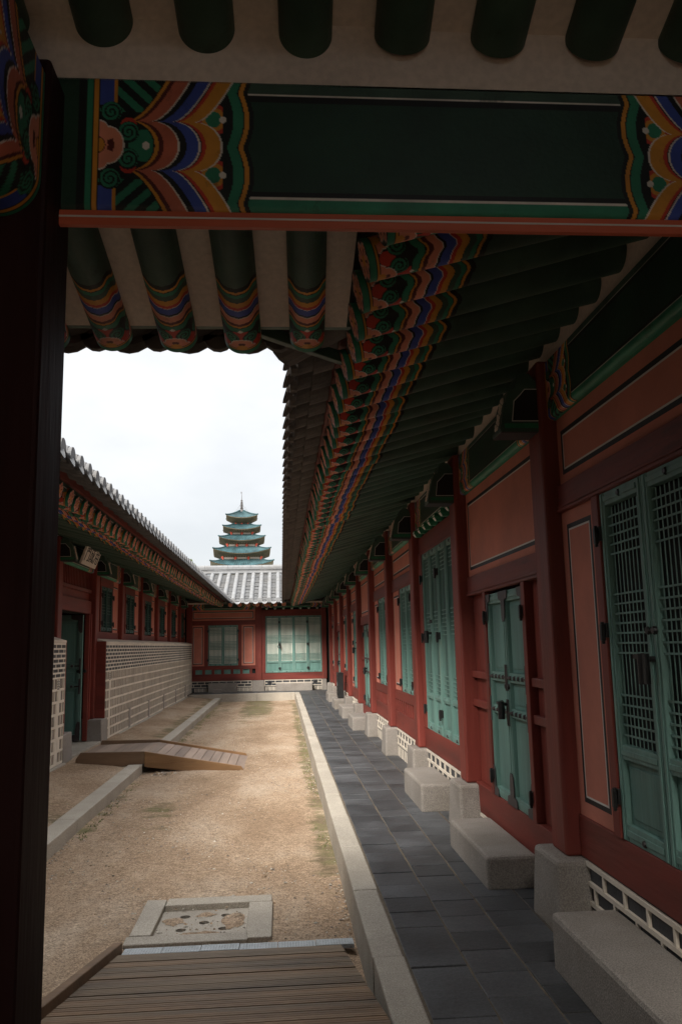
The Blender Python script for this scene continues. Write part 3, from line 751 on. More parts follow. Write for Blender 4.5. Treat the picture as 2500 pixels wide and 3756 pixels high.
bflat('sill_beam', 'redh', -.69, 1.415, .37, .605); bflat('lintel_beam', 'redh', -.69, 1.415, 2.575, 2.80, -.06, .004)
w = .493
for k in range(4):
    place('BD%d' % k, lambda k=k: make_leaf(w, 1.965, (.065, .33), (.40, 1.90), groups=(5, 6, 5), nv=8, back='paper', hinge_z=(.15, .98, 1.75) if k in (0, 2) else (.15, .98), hinge_side=1 if k % 2 == 0 else 0, lock=(.9 if k == 2 else None)), back, (-1.415 + k * w, -.03, .607))
bflat('door_post', 'red', -.69, -.557, .605, 2.575, -.06, .008)
painted_beam(back, -1.44, .70, 2.87, 3.2, .03, 60); painted_beam(back, .91, 3.16, 2.815, 3.2, .03, 60)
lotus_blocks(back, -1.42, .66, 2.80, 7)
MB().box(-1.6, 3.4, -.06, .0, 3.19, 3.42).obj('plaster_band', 'plaster', back)
masonry_base(back, 1.04, 3.12, stones=True); masonry_base(back, -1.40, .60, stones=True)
for x in (-.42, 1.17):
    f = MB().box(-x - .075, -x + .075, -.01, .008, .19, .345, 0).box(-x - .055, -x + .055, .008, .011, .25, .285, 1).box(-x - .02, -x + .02, .0085, .0115, .205, .33, 1)
    f.obj('cross_vent', ['brick', 'black'], back)
bxs = [.096 - .3 * k * 1.0 + .0 for k in range(-6, 13)]
eave(back, -3.5, 6.0, 1.30, [-x for x in bxs], c0=-.335, c1=1.97, rc0=-.335, rc1=1.97, lipdrop=.06, lipout=.03, over=.3, rows=20, ridge=-1.35, tiles='tile')

# ==================================================================  LEFT HALL
left = thing('palace_hall', 'hall on the left with dark teal shutters between red columns above a pale masonry wall', 'hall', (-3.34, 0, 0), R(-90))
LC = [7.6, 10.05, 12.5, 15.0, 17.45, 19.92, 22.4, 24.88, 27.35]
MB().box(-29.3, -15.05, -.3, -.07, 0, 3.3).box(-12.55, -2.3, -.3, -.07, 0, 3.3).box(-15.05, -12.55, -.3, -.07, 2.14, 3.3).obj('wall', 'void', left)  # light-blocking dark boards added behind the left bays, open at the door
def lcol(y, z0): return place(('lc', z0), lambda: MB().box(-.12, .12, -.12, .08, z0, 3.2).obj('column', 'red', None, .015), left, (-y, 0, 0))
for y in LC: lcol(y, .33 if y in (12.5, 15.0) else 1.66); bracket(left, -y).location = (-y, .08, 2.83)
for k, y in enumerate(LC):
    y1 = LC[k + 1] if k + 1 < len(LC) else 29.3
    a, e = -y1 + .12, -y - .12
    if k == 7 + 1: e, a = -27.47, -29.25
    painted_beam(left, a - .02, e + .02, 2.86, 3.21, .03, 60)
    if y == 12.5:
        flat(left, 'lintel_beam', 'redh', a, e, 2.14, 2.36, -.07, 0); flat(left, 'transom_rail', 'redh', a, e, 2.50, 2.56, -.07, -.005)
        q = MB().box(a, e, -.07, -.05, 2.36, 2.86)
        n = 22
        for j in range(n): x = a + (e - a) * (j + .5) / n; q.box(x - .02, x + .02, -.05, -.03, 2.56, 2.86)
        q.obj('transom_slats', 'redh', left)
        for xa, xb in ((a, a + .16), (e - .22, e)):
            MB().box(xa, xb, -.07, .01, -.02, 2.14).box(xa + .05, xb - .05, .01, .03, -.02, 2.14).obj('door_post', 'red', left, .008)
        # leaf swung into the building, hinged on the far jamb
        d = copy_tree(TP['S1'], left, (a + .19, -.08, .0)); d.rotation_euler = (0, 0, R(-96)); d.scale = (1.75, 1, 2.12 / 1.475)
        for ch in list(d.children):
            if ch.name.startswith('padlock') or ch.name.startswith('hinge'): bpy.data.objects.remove(ch, do_unlink=True)
        MB().box(a, e, -.5, .24, -.1, -.03).obj('threshold_stone', 'graniteside', left, .01)
        MB().box(a - 1, e + 1, -3.2, -3.1, -.1, 2.6).box(a - .6, a - .4, -3.2, -.3, -.1, 2.6).box(e + .4, e + .6, -3.2, -.3, -.1, 2.6).box(a - 1, e + 1, -3.2, -.3, -.14, -.1).box(a - 1, e + 1, -3.2, -.3, 2.5, 2.6).obj('passage_wall', 'dred', left)
        continue
    flat(left, 'sill_beam', 'redh', a, e, 1.66, 1.845, -.07, .0)
    lw = .50; m = (a + e) / 2 + .06
    flat(left, 'lintel_beam', 'redh', m - lw - .1, m + lw + .1, 2.70, 2.86, -.07, .003)
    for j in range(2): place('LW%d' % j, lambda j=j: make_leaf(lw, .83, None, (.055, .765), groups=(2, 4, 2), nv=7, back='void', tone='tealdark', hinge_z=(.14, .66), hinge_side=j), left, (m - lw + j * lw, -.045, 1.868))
    flat(left, 'door_post', 'red', m - lw - .07, m - lw, 1.845, 2.70, -.07, .008); flat(left, 'door_post', 'red', m + lw, m + lw + .07, 1.845, 2.70, -.07, .008)
    pink_panel(left, a, m - lw - .1, 1.845, 2.86, d=-.015, mg=.05, mt=.1); pink_panel(left, m + lw + .1, e, 1.845, 2.86, d=-.015, mg=.05, mt=.1)
for y in (12.5, 15.0): MB().taper((-y - .25, -y + .25, -.2, .26), (-y - .24, -y + .24, -.2, .245), -.2, .33).obj('plinth_stone', 'granite', left, .015)
MB().box(-29.3, -2.3, -.06, .0, 3.20, 3.45).obj('plaster_band', 'plaster', left)
lx = [-(8.37 + .3063 * k) for k in range(-12, 70)]
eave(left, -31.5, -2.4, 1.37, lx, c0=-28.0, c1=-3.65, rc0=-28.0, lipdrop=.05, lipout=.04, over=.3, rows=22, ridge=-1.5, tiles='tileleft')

# masonry walls standing before the left hall
def masonry_wall(y0, y1, label, vent_y, slabs, end_near, end_far):
    r = thing('masonry_wall', label, 'wall', (-3.1, y0, -.05), 0, 'low masonry walls before the left hall')
    Lw = y1 - y0; zt, zb = 1.66, 0.
    MB().box(-.16, -.014, 0, Lw, -.2, zt + .03).obj('wall_core', 'mortar', r)
    MB().prism([(-.17, zt + .10), (.006, zt + .045), (.006, zt + .012), (-.17, zt + .012)], 'y', 0, Lw).obj('coping', 'mortar', r, .004)
    st = MB(); br = MB(); mo = MB(); v = MB()
    zz = zt + .01; mo.box(-.014, .0, 0, Lw, zz - .03, zz); zz -= .03
    for row in range(7):
        h = .043; y = .03 - (.14 if row % 2 else 0)
        while y < Lw:
            ya, yb = max(y, .012), min(y + .245, Lw - .012)
            if yb > ya: gg = random.uniform(.7, 1.15); br.col = (.07 * gg, .068 * gg, .07 * gg); br.box(-.016, -.006, ya, yb, zz - h, zz)
            mo.box(-.014, -.001, yb, yb + .026, zz - h, zz); y += .27
        mo.box(-.014, .0, 0, Lw, zz - h - .024, zz - h); zz -= h + .024
    rows = 7; rh = (zz - .0) / rows
    for row in range(rows):
        z1 = zz - row * rh; z0 = z1 - rh + .034; y = .03; 
        mo.box(-.014, .001 + random.uniform(-.002, .002), 0, Lw, z0 - .034, z0)
        while y < Lw - .03:
            wd = random.uniform(.105, .135); yb = min(y + wd, Lw - .02)
            if vent_y and row == 0 and abs(y + wd / 2 - vent_y) < .075:
                for q in range(4): v.prism([(-.012, z1 - .02 - q * .034), (.004, z1 - .03 - q * .034), (.004, z1 - .045 - q * .034), (-.012, z1 - .035 - q * .034)], 'y', vent_y - .05, vent_y + .05)
                v.box(-.03, -.0135, vent_y - .05, vent_y + .05, z0, z1, 1)
            elif vent_y and row > 0 and abs(y + wd / 2 - vent_y) < .085:
                mo.box(-.014, .002, y, yb + .02, z0, z1)
            else:
                gg = random.uniform(.62, 1.25); st.col = (.25 * gg, .212 * gg, .172 * gg); t = random.uniform(-.008, .008)
                st._add([(-.016, y + t, z0), (-.011, y + t, z0), (-.016, yb + t, z0), (-.011, yb + t, z0), (-.016, y - t, z1), (-.011, y - t, z1), (-.016, yb - t, z1), (-.011, yb - t, z1)],
                        [(0, 2, 3, 1), (4, 5, 7, 6), (0, 1, 5, 4), (2, 6, 7, 3), (0, 4, 6, 2), (1, 3, 7, 5)])
                mo.box(-.014, random.uniform(-.002, .001), yb, yb + .028, z0, z1)
            y += wd + .03
    br.obj('brick_course', 'stone', r); st.obj('stone_course', 'stone', r); mo.obj('mortar_joint', 'mortar', r)
    if v.v: v.obj('louvre_vent', ['granite', 'black'], r)
    for s in slabs: MB().box(-.02, .006, s - y0 - .1, s - y0 + .1, .0, .385).obj('plinth_stone', 'granite', r, .008)
    MB().box(-.1, .05, 0, Lw, -.2, -.005).obj('footing', 'graniteside', r, .01)
    if end_near: MB().box(-.17, .004, -.03, -.001, .38, zt + .05).obj('end_board', 'redh', r, .004)
    if end_far: MB().box(-.17, .004, Lw + .001, Lw + .03, .38, zt + .05).obj('end_board', 'redh', r, .004)
    return r
masonry_wall(2.3, 12.27, 'short run of pale stone and dark brick wall before the open teal door', 9.62, (10.05, 7.6), False, True)
masonry_wall(15.03, 29.22, 'long pale stone wall with dark brick top running from the wooden footbridge to the far hall', .38, (17.45, 19.92, 22.4, 24.88, 27.35), True, False)

# signboard
sg = thing('signboard', 'white name board with three black brushed characters hung above the open left door', 'sign', (-3.12, 13.78, 3.05), R(90))
sg.rotation_euler = (R(20), 0, R(90))
bw, bh = .50, .36
MB().box(-bw, bw, -.02, .02, -bh / 2, bh / 2).obj('board', 'signwhite', sg, .006)
for k, ch in enumerate('門成用'):
    cu = bpy.data.curves.new('character', 'FONT'); cu.body = ch; cu.size = .30; cu.align_x = 'CENTER'; cu.align_y = 'CENTER'; cu.extrude = .002
    cu.materials.append(M['black']); tmp = bpy.data.objects.new('tmp', cu); me = bpy.data.meshes.new_from_object(tmp); bpy.data.objects.remove(tmp)
    o = put('character', me, sg)
    o.location = (-.31 + .31 * k, -.0225, 0); o.rotation_euler = (R(90), 0, 0)

# ==================================================================  GATE (the roofed passage the viewer stands in)
gate = thing('entrance_gate', 'dark gate passage framing the view with a painted beam, thick dark post and rafters overhead', 'gate', (0, 2.2, 0), 0)
o = put('painted_beam', beam_mesh(2.24, .42, .035, 200, .235, 1.09), gate, (1.60, 0, 2.725)); o.rotation_euler = (0, 0, PI)   # painted side faces the passage
MB().box(-.61, 1.58, -.014, .004, 2.680, 2.7245, 0).box(-.61, 1.58, -.016, -.0138, 2.702, 2.708, 1).obj('lintel_board', ['orange_red', 'white'], gate, .004)
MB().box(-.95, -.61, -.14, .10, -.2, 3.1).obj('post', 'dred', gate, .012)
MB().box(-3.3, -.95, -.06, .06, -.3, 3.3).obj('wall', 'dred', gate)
MB().box(-3.3, 1.6, .0, .1, 3.14, 3.5).obj('plaster_band', 'plaster', gate)
# crossbeam running back over the viewer's left, rounded underside, painted end
def crossbeam():
    Lb, r, h = 3.0, .11, .42; us = np.concatenate([np.linspace(0, .62, 150), np.linspace(.65, Lb, 6)])
    prof = [(r, t) for t in np.linspace(h, r, 40)] + [(r * math.cos(a), r - r * math.sin(a)) for a in np.linspace(0, PI, 50)] + [(-r, t) for t in np.linspace(r, h, 40)]
    prof = np.array(prof); U, K = np.meshgrid(us, np.arange(len(prof)), indexing='ij')
    arcl = np.concatenate([[0], np.cumsum(np.hypot(*np.diff(prof, axis=0).T))]); vv = 1 - 2 * np.abs(arcl / arcl[-1] * 2 - 1)
    col = beam_col((U - .10) / .42, vv[K])
    return from_grids('crossbeam', [grid_mesh('', prof[K, 0], -U, prof[K, 1], col)])
put('crossbeam', crossbeam(), gate, (-.735, -.03, 2.63))
gx = [.131 + .2945 * k for k in range(-11, 1)]
eave(gate, -3.3, 3.0, 1.48, gx, skew=-.0297, rlen=3.7, mesh_key='rg', c0=-1.97, c1=.335, rows=0, ridge=-1.7, sx1=.315, lipout=.02, lipdrop=.012, over=.30)
plain = rafter_mesh(3.2, 4, 48, False)
for k in range(1, 5): put('rafter', plain, gate, (.086 + .2945 * k, -.0, RZ + RS * 1.45), rot=(0, 0, -.03))
MB().prism([(.03, RZ + RS * 1.42 + .02), (-2.4, RZ + RS * 3.85 + .02), (-2.4, RZ + RS * 3.85 + .07), (.03, RZ + RS * 1.42 + .07)], 'x', .316, 1.6).obj('soffit', 'plaster', gate)
MB().box(1.46, 1.6, -4.2, .0, -.3, 3.6).box(-3.3, -3.2, -4.2, 0, -.3, 3.6).box(-3.3, -.6, -4.4, -4.2, -.3, 3.6).box(.7, 1.6, -4.4, -4.2, -.3, 3.6).box(-.6, .7, -4.4, -4.2, 2.0, 3.6).obj('passage_wall', 'dred', gate)  # passage sides; unseen back panels added to narrow the opening and dim the gate
MB().box(-3.2, .40, -4.2, .2, -.3, .06).obj('passage_floor', 'bridgeold', gate)

# ==================================================================  THINGS IN THE COURT
def step(y0, y1, x0, h, label, extra=None):
    o = MB().box(x0, 1.57, y0, y1, -.02, h).obj('stone_step', 'granite', None, .022)
    o.location = (0, 0, 0); return tag(o, label, 'step', 'granite steps along the right hall')
me_steps = [(2.25, 4.04, .243, 'big granite step lying under the nearest lattice doors, cut off by the picture edge'),
 (5.28, 6.43, .19, 'granite step before the panelled teal door with the padlock nearest the viewer'),
 (7.69, 8.76, .235, 'granite step before the four tall lattice door leaves'),
 (15.0, 16.05, .225, 'granite step below the second panelled teal door, nearer than the black cabinet'),
 (17.5, 18.57, .225, 'granite step directly in front of the step that carries the black cabinet'),
 (20.0, 21.15, .225, 'granite step with the black cabinet standing on it'),
 (22.6, 23.85, .225, 'granite step beyond the black cabinet, farthest along the right hall')]
for y0, y1, h, lb in me_steps: step(y0, y1, 1.25, h, lb)
def bstep(x0, x1, y0, y1, h, label):
    return tag(MB().box(x0, x1, y0, y1, -.02, h).obj('stone_step', 'granite', None, .014), label, 'step', 'granite steps at the far hall')
bstep(-2.515, -1.545, 28.93, 29.23, .305, 'pale granite step under the two-leaf papered window of the far hall')
bstep(-.206, 1.05, 28.93, 29.23, .25, 'long granite step under the four papered doors of the far hall')
bstep(-2.36, -2.03, 28.72, 28.90, .11, 'small low stone block leaning at the foot of the pale far step')

cb = thing('cabinet', 'tall narrow black cabinet standing on a granite step by the right hall', 'cabinet', (1.36, 20.45, .225))
MB().box(0, .145, 0, .35, .02, .60).box(-.004, .15, -.004, .354, .60, .615).box(.01, .135, .01, .34, 0, .02).obj('body', 'blackbox', cb, .004)
b = MB()
for k in range(6): b.box(-.006, -.001, .03, .32, .08 + k * .085, .14 + k * .085)
b.obj('louvre', 'iron', cb); MB().box(-.012, -.006, .04, .06, .30, .38).obj('handle', 'steel', cb)

# drain cover
dr = thing('drain_cover', 'square granite drain cover with five holes set in the sand', 'drain cover', (-.52, 5.75, -.245))
def slab(x0, x1, y0, y1, j=.012):
    b = MB(); r = lambda: random.uniform(-j, j)
    b.prism([(x0 + r(), y0 + r()), (x1 + r(), y0 + r()), (x1 + r(), y1 + r()), (x0 + r(), y1 + r())], 'z', -.08, .018)
    return b.obj('frame_stone', 'graniteside', dr, .006)
slab(-.44, .30, -.45, -.31, .006); slab(-.43, -.30, -.30, .42, .01); slab(-.29, .44, .29, .44, .008); slab(.285, .44, -.42, .28, .006)
bm = bmesh.new(); ed = []
def loop(pts):
    vs = [bm.verts.new((p[0], p[1], -.022)) for p in pts]; return [bm.edges.new((vs[i], vs[(i + 1) % len(vs)])) for i in range(len(vs))]
ed += loop([(-.298, -.308), (.283, -.308), (.283, .288), (-.298, .288)])
HS = [(-.135, .15), (.135, .15), (0, .02), (-.135, -.11), (.135, -.11)]
for hx, hy in HS: ed += loop([(hx + .034 * math.cos(2 * PI * k / 20), hy + .034 * math.sin(2 * PI * k / 20)) for k in range(20)])
bmesh.ops.triangle_fill(bm, edges=ed, use_beauty=True, use_dissolve=False)
bmesh.ops.recalc_face_normals(bm, faces=bm.faces)
if sum(f.normal.z for f in bm.faces) < 0: bmesh.ops.reverse_faces(bm, faces=bm.faces)
gl = bmesh.ops.extrude_edge_only(bm, edges=[e for e in bm.edges if e.is_boundary])
bmesh.ops.translate(bm, vec=(0, 0, -.07), verts=[v for v in gl['geom'] if isinstance(v, bmesh.types.BMVert)])
me = bpy.data.meshes.new('slab'); bm.to_mesh(me); bm.free(); me.materials.append(M['graniteside']); put('centre_slab', me, dr)
b = MB().box(-.29, .28, -.30, .28, -.10, -.072); b.obj('pit_dark_plate', 'black', dr)  # black plate painted in for the darkness below the holes

sp_ = MB()
for cx, cy, rx_, ry_ in ((-.205, .06, .085, .10), (.19, .02, .085, .17), (.0, -.2, .15, .05), (.0, .17, .07, .06)):
    pts = [(cx + rx_ * random.uniform(.6, 1.1) * math.cos(2 * PI * k / 18), cy + ry_ * random.uniform(.6, 1.1) * math.sin(2 * PI * k / 18)) for k in range(18)]
    sp_._add([(p[0] - .52, p[1] + 5.75, -.2645) for p in pts] + [(cx - .52, cy + 5.75, -.258)], [(i, (i + 1) % 18, 18) for i in range(18)])
kind(sp_.obj('sand', 'sand', None), 'stuff')
# foreground deck ramp
dk = thing('deck_ramp', 'dark weathered plank ramp leading from the gate down to the sand', 'ramp', (0, 5.05, -.20))
SL = .1325
def dx0(t): return -.937 - .08 * t
def dx1(t): return min(.325 + .07 * t, .425)
b = MB(); t = 0.0
while t < 3.9:
    L = .060; gg = random.uniform(.85, 1.14); warm = random.uniform(.9, 1.1)
    b.col = (.17 * gg * warm, .112 * gg, .066 * gg / warm)
    a0, a1, c0_, c1_ = dx0(t), dx1(t), dx0(t + L), dx1(t + L); z0, z1 = SL * t, SL * (t + L - .006); j = random.uniform(-.002, .002)
    ya, yb = -t, -(t + L - .006)
    vs = [(a0, ya, z0 - .03), (a1, ya, z0 - .03), (c1_, yb, z1 - .03), (c0_, yb, z1 - .03), (a0, ya, z0 + j), (a1, ya, z0 + j), (c1_, yb, z1 + j), (c0_, yb, z1 + j)]
    b._add(vs, [(0, 1, 2, 3), (4, 5, 6, 7), (0, 1, 5, 4), (1, 2, 6, 5), (2, 3, 7, 6), (3, 0, 4, 7)])
    # raised ribs along each plank
    for q in (.5,):
        yy = -(t + L * q); zz = SL * (t + L * q) + j
        b._add([(a0, yy - .004, zz), (a1, yy - .004, zz), (a1, yy + .004, zz), (a0, yy + .004, zz), (a0, yy, zz + .0015), (a1, yy, zz + .0015)], [(0, 1, 5, 4), (3, 4, 5, 2)])
    t += L
b.obj('plank_deck', 'deck', dk)
b = MB(); T = 3.9
for a_, z_ in ((0, 0),):
    vs = []
    for t in (-.10, T):
        for dx, dz in ((-.05, -.08), (0, -.08), (0, .05), (-.05, .05)): vs.append((dx0(t) + dx, -t, SL * t + dz + (.0 if t > 0 else -.0)))
    b._add(vs, [(0, 1, 2, 3), (4, 5, 6, 7), (0, 1, 5, 4), (1, 2, 6, 5), (2, 3, 7, 6), (3, 0, 4, 7)])
b.obj('edge_board', 'bridgeold', dk, .006)
b = MB(); n = 6
for k in range(n):
    xa = dx0(0) + .02 + (dx1(0) + .06 - dx0(0)) * k / n; xb = dx0(0) + .02 + (dx1(0) + .06 - dx0(0)) * (k + 1) / n - .004
    j = random.uniform(-.002, .002)
    b._add([(xa, .0, .002 + j), (xb, 0, .002 + j), (xb, .125, -.008 + j), (xa, .125, -.008 + j), (xa, 0, -.02), (xb, 0, -.02), (xb, .115, -.04), (xa, .115, -.04)], [(0, 1, 2, 3), (4, 5, 6, 7), (0, 1, 5, 4), (1, 2, 6, 5), (2, 3, 7, 6), (3, 0, 4, 7)])
    nn = int((xb - xa) / .016)
    for u in range(nn):
        for w_ in range(4):
            x = xa + .008 + u * .016; y = .014 + w_ * .028; z = .002 - .08 * y + j
            b._add([(x - .004, y - .006, z), (x + .004, y - .006, z), (x + .004, y + .006, z - .001), (x - .004, y + .006, z - .001), (x, y, z + .004)], [(0, 1, 4), (1, 2, 4), (2, 3, 4), (3, 0, 4)])
b.obj('grip_strip', 'steel', dk)

# footbridge over the left kerb
fb = thing('footbridge', 'small orange timber footbridge stepping over the left kerb to the open door', 'footbridge', (-1.98, 13.2, -.12))
ox, oy, oz = -1.98, 13.2, -.12
def side(y, th, parts_):
    for pts, m in parts_:
        MB().prism([(p[0] - ox, p[1] - oz) for p in pts], 'y', y - oy, y + th - oy).obj('side_board', m, fb, .005)
side(12.4, .05, [([(-2.95, -.03), (-2.885, .058), (-1.985, .05), (-1.985, -.125), (-2.3, -.15), (-2.95, -.09)], 'bridgeold'),
                 ([(-1.98, .05), (-.60, -.196), (-.547, -.27), (-1.2, -.25), (-1.47, -.232), (-1.98, -.165)], 'bridge')])
side(13.92, .05, [([(-2.95, -.09), (-2.905, .064), (-1.985, .052), (-1.985, -.09)], 'bridgeold'),
                  ([(-1.98, .052), (-.60, -.20), (-.56, -.265), (-1.98, -.27)], 'bridge')])
b = MB()
def planks(xa, za, xb, zb, n):
    for k in range(n):
        u0, u1 = k / n, (k + 1) / n - .05 / n; gg = random.uniform(.75, 1.2); b.col = (.25 * gg, .185 * gg, .145 * gg)
        p = [(xa + (xb - xa) * u - ox, za + (zb - za) * u - oz) for u in (u0, u1)]
        y0, y1 = 12.451 - oy, 13.919 - oy
        b._add([(p[0][0], y0, p[0][1]), (p[1][0], y0, p[1][1]), (p[1][0], y1, p[1][1]), (p[0][0], y1, p[0][1])] + [(p[i][0], y, p[i][1] - .03) for i, y in ((0, y0), (1, y0), (1, y1), (0, y1))],
               [(0, 1, 2, 3), (4, 5, 6, 7), (0, 1, 5, 4), (1, 2, 6, 5), (2, 3, 7, 6), (3, 0, 4, 7)])
planks(-2.93, .0, -1.98, .012, 7); planks(-1.98, .012, -.56, -.245, 11)
b.obj('plank_deck', 'plank', fb, .003)

# rubble by the footbridge and loose pebbles
def pebbles(name, n, fn, m, kindname='stuff'):
    b = MB()
    for _ in range(n):
        x, y, z, s = fn(); vs = []
        q = [random.uniform(.6, 1.3) for _ in range(3)]; a = random.random() * PI; gg = random.uniform(.6, 1.35); b.col = tuple(c * gg for c in random.choice(((.30, .2, .12), (.36, .28, .2), (.40, .36, .3), (.2, .16, .13))))
        for dx, dy, dz in ((1, 0, 0), (0, 1, 0), (-1, 0, 0), (0, -1, 0), (.1, .1, .8)):
            vs.append((x + s * q[0] * (dx * math.cos(a) - dy * math.sin(a)), y + s * q[1] * (dx * math.sin(a) + dy * math.cos(a)), z + s * q[2] * dz * .7))
        b._add(vs, [(0, 1, 4), (1, 2, 4), (2, 3, 4), (3, 0, 4)])
    return kind(b.obj(name, m, None), kindname)
def pf():
    y = 3.4 + 13 * random.random() ** 1.8; return random.uniform(-2.0, .42), y, -.25, random.choice((.004, .005, .006, .007, .012)) * random.uniform(.7, 1.3)
def pk():
    sd_ = random.random() < .5
    return (.425 - abs(random.gauss(0, .035)) if sd_ else -1.99 + abs(random.gauss(0, .04))), random.uniform(5.3, 20), -.25, random.uniform(.004, .013)
pebbles('gravel', 1600, pk, 'stone')
def pl(): return random.uniform(-3.05, -2.2), random.uniform(6, 20), -.125, random.uniform(.003, .008)
def pr(): return random.gauss(-1.62, .16), random.gauss(12.26, .08), -.25, random.uniform(.008, .05)
pebbles('gravel', 9500, pf, 'stone'); pebbles('gravel', 900, pl, 'stone'); pebbles('rubble', 90, pr, 'stone')

# thin grass in the damp strips
def tufts(n, fn):
    b = MB()
    for _ in range(n):
        x, y, z = fn(); a = random.random() * 2 * PI
        for k in range(5):
            a += 2.4; l = random.uniform(.008, .028); w_ = .003; dx, dy = math.cos(a), math.sin(a); gg = random.uniform(.6, 1.3); b.col = (.14 * gg, .17 * gg, .05 * gg)
            b._add([(x - dy * w_, y + dx * w_, z), (x + dy * w_, y - dx * w_, z), (x + dx * l * .7, y + dy * l * .7, z + l)], [(0, 1, 2)])
    return b
def tf():
    r = random.random()
    if r < .45: return random.gauss(.36, .05), random.uniform(7.5, 22), -.25
    if r < .55: return random.gauss(-1.93, .05), random.uniform(8.2, 11.6), -.25
    if r < .85: return random.gauss(-1.9, .09), random.uniform(14.3, 24), -.25
    return random.gauss(-.8, .35), random.uniform(19, 27), -.25
M['grass'] = mat('grass', (1, 1, 1), .8, .2, 5, bump=0, attr=True)
kind(tufts(750, tf).obj('grass', 'grass', None, recalc=False), 'stuff')

# ==================================================================  PAGODA beyond the roofs
PD = 140.
pg = thing('pagoda_tower', 'five storey pagoda with teal tiled roofs and a dark spire beyond the far hall', 'tower', (-6.72, PD + 3.0, -.4), R(3.0))
tiers = [(16.07, 5.35, 16.3, 3.4), (18.2, 4.86, 18.5, 2.62), (20.25, 3.91, 20.55, 1.95), (22.06, 3.21, 22.35, 1.25), (23.96, 2.67, 24.62, .35)]
walls = [(3.95, 12.5, 15.6), (3.27, 16.2, 17.7), (2.48, 18.4, 19.8), (1.81, 20.4, 21.7), (1.09, 22.2, 23.6)]
prev_y = 0
for (ze, We, ztop, Wt), (ww, w0, w1) in zip(tiers, walls):
    q_ = (PD + 3 - We) / PD; ze *= q_; We *= q_; ztop = ztop * (PD + 3 - Wt) / PD + .02
    q_ = (PD + 3 - ww) / PD; w0 *= q_; w1 *= q_
    z_ = ze + .4; n = 49; mrows = 9
    b = MB()
    drop = .165 * We
    for sd in range(4):
        rot = sd * PI / 2; V_ = []
        for j in range(mrows):
            u = j / (mrows - 1)
            for i in range(n):
                a = -1 + 2 * i / (n - 1); W = We + (Wt - We) * u ** .85
                up = (abs(a) ** 2.1) * (1 - u) ** 1.5
                zz = (z_ - drop) + drop * up + (ztop + .4 - (z_ - drop)) * (u ** 1.08) + .07 * (i % 2)
                x, y = a * W, -W * (1 + .0 * abs(a))
                V_.append((x * math.cos(rot) - y * math.sin(rot), x * math.sin(rot) + y * math.cos(rot), zz))
        b._add(V_, [(j * n + i, j * n + i + 1, (j + 1) * n + i + 1, (j + 1) * n + i) for j in range(mrows - 1) for i in range(n - 1)])
    ro = b.obj('roof', 'tealtile', pg)
    # eave edge and bracketed underside
    e = MB(); u_ = MB()
    for sd in range(4):
        rot = sd * PI / 2
        def T(x, y, z): return (x * math.cos(rot) - y * math.sin(rot), x * math.sin(rot) + y * math.cos(rot), z)
        A = []; B = []; D = []
        for i in range(n):
            a = -1 + 2 * i / (n - 1); zz = z_ - drop + drop * abs(a) ** 2.1
            A.append(T(a * We, -We, zz)); B.append(T(a * We * .985, -We * .985, zz - .07)); D.append(T(a * (ww + .05), -(ww + .05), w0 + (.9 if ww > 1.2 else .65)))
        e._add(A + B, [(i, i + 1, n + i + 1, n + i) for i in range(n - 1)]); u_._add(B + D, [(i, i + 1, n + i + 1, n + i) for i in range(n - 1)])
        for k in range(int(We * 3.2) + 1):      # bracket clusters and rafter ends
            a = -1 + 2 * (k + .5) / (int(We * 3.2) + 1); zc = z_ - drop - .1
            p = T(a * We * .9, -We * .92, zc + drop * abs(a) ** 2.1); q = T(a * ww, -ww - .06, w0 + .9); e.tube(p, q, .05, .05, 4)
    e.obj('eave_trim', 'cream', ro); u_.obj('eave_underside', 'pagdark', ro)
    for sx, sy in ((1, 1), (1, -1), (-1, 1), (-1, -1)):
        last = None; h = MB()
        for j in range(10):
            u = j / 9; W = We + (Wt - We) * u ** .85; zz = (z_ - drop) + drop * (1 - u) ** 1.5 + (ztop + .4 - (z_ - drop)) * u ** 1.08 + .12
            p = (sx * W, sy * W, zz)
            if last: h.tube(last, p, .13, .13, 6)
            else: h.tube((sx * (W + .10), sy * (W + .10), zz + .10), p, .09, .14, 6)
            last = p
        h.obj('hip_ridge', 'tealtile', ro)
    wl = MB().box(-ww, ww, -ww, ww, w0 + .4, w1 + .4).obj('storey', 'cream', pg)
    c_ = MB(); wn = MB(); nb = max(2, int(round(ww * 2 / 1.9)))
    for sd in range(4):
        rot = sd * PI / 2
        for k in range(nb + 1):
            x = -ww + 2 * ww * k / nb; p = Matrix.Rotation(rot, 4, 'Z') @ Vector((x, -ww - .03, 0)); MB().tube((p.x, p.y, w0 + .4), (p.x, p.y, w1 + .4), .2, .2, 8).obj('column', 'pagred', wl)
            if k < nb:
                xa, xb = x + .32, x + 2 * ww / nb - .32
                vs = [Matrix.Rotation(rot, 4, 'Z') @ Vector(v_) for v_ in ((xa, -ww - .03, w0 + .62), (xb, -ww - .03, w0 + .62), (xb, -ww - .03, w0 + 1.15), (xa, -ww - .03, w0 + 1.15))]
                MB()._add(vs, [(0, 1, 2, 3)]).obj('window', 'pagwhite', wl)
MB().box(-9, 9, -9, 9, 0, 13.2).obj('base_storey', 'cream', pg)
s = MB().lathe([(.45, 24.9), (.62, 25.0), (.72, 25.2), (.5, 25.45), (.42, 25.6), (.42, 25.7), (.32, 25.75), (.2, 25.9), (.17, 26.4), (.13, 27.2), (.05, 27.7), (.02, 29.0), (.0, 29.0)], 14)
sp = s.obj('spire', 'bronze', pg)
r_ = MB()
for k in range(6): r_.lathe([(.12, 25.95 + k * .28), (.32 - k * .025, 25.98 + k * .28), (.32 - k * .025, 26.05 + k * .28), (.12, 26.09 + k * .28)], 12)
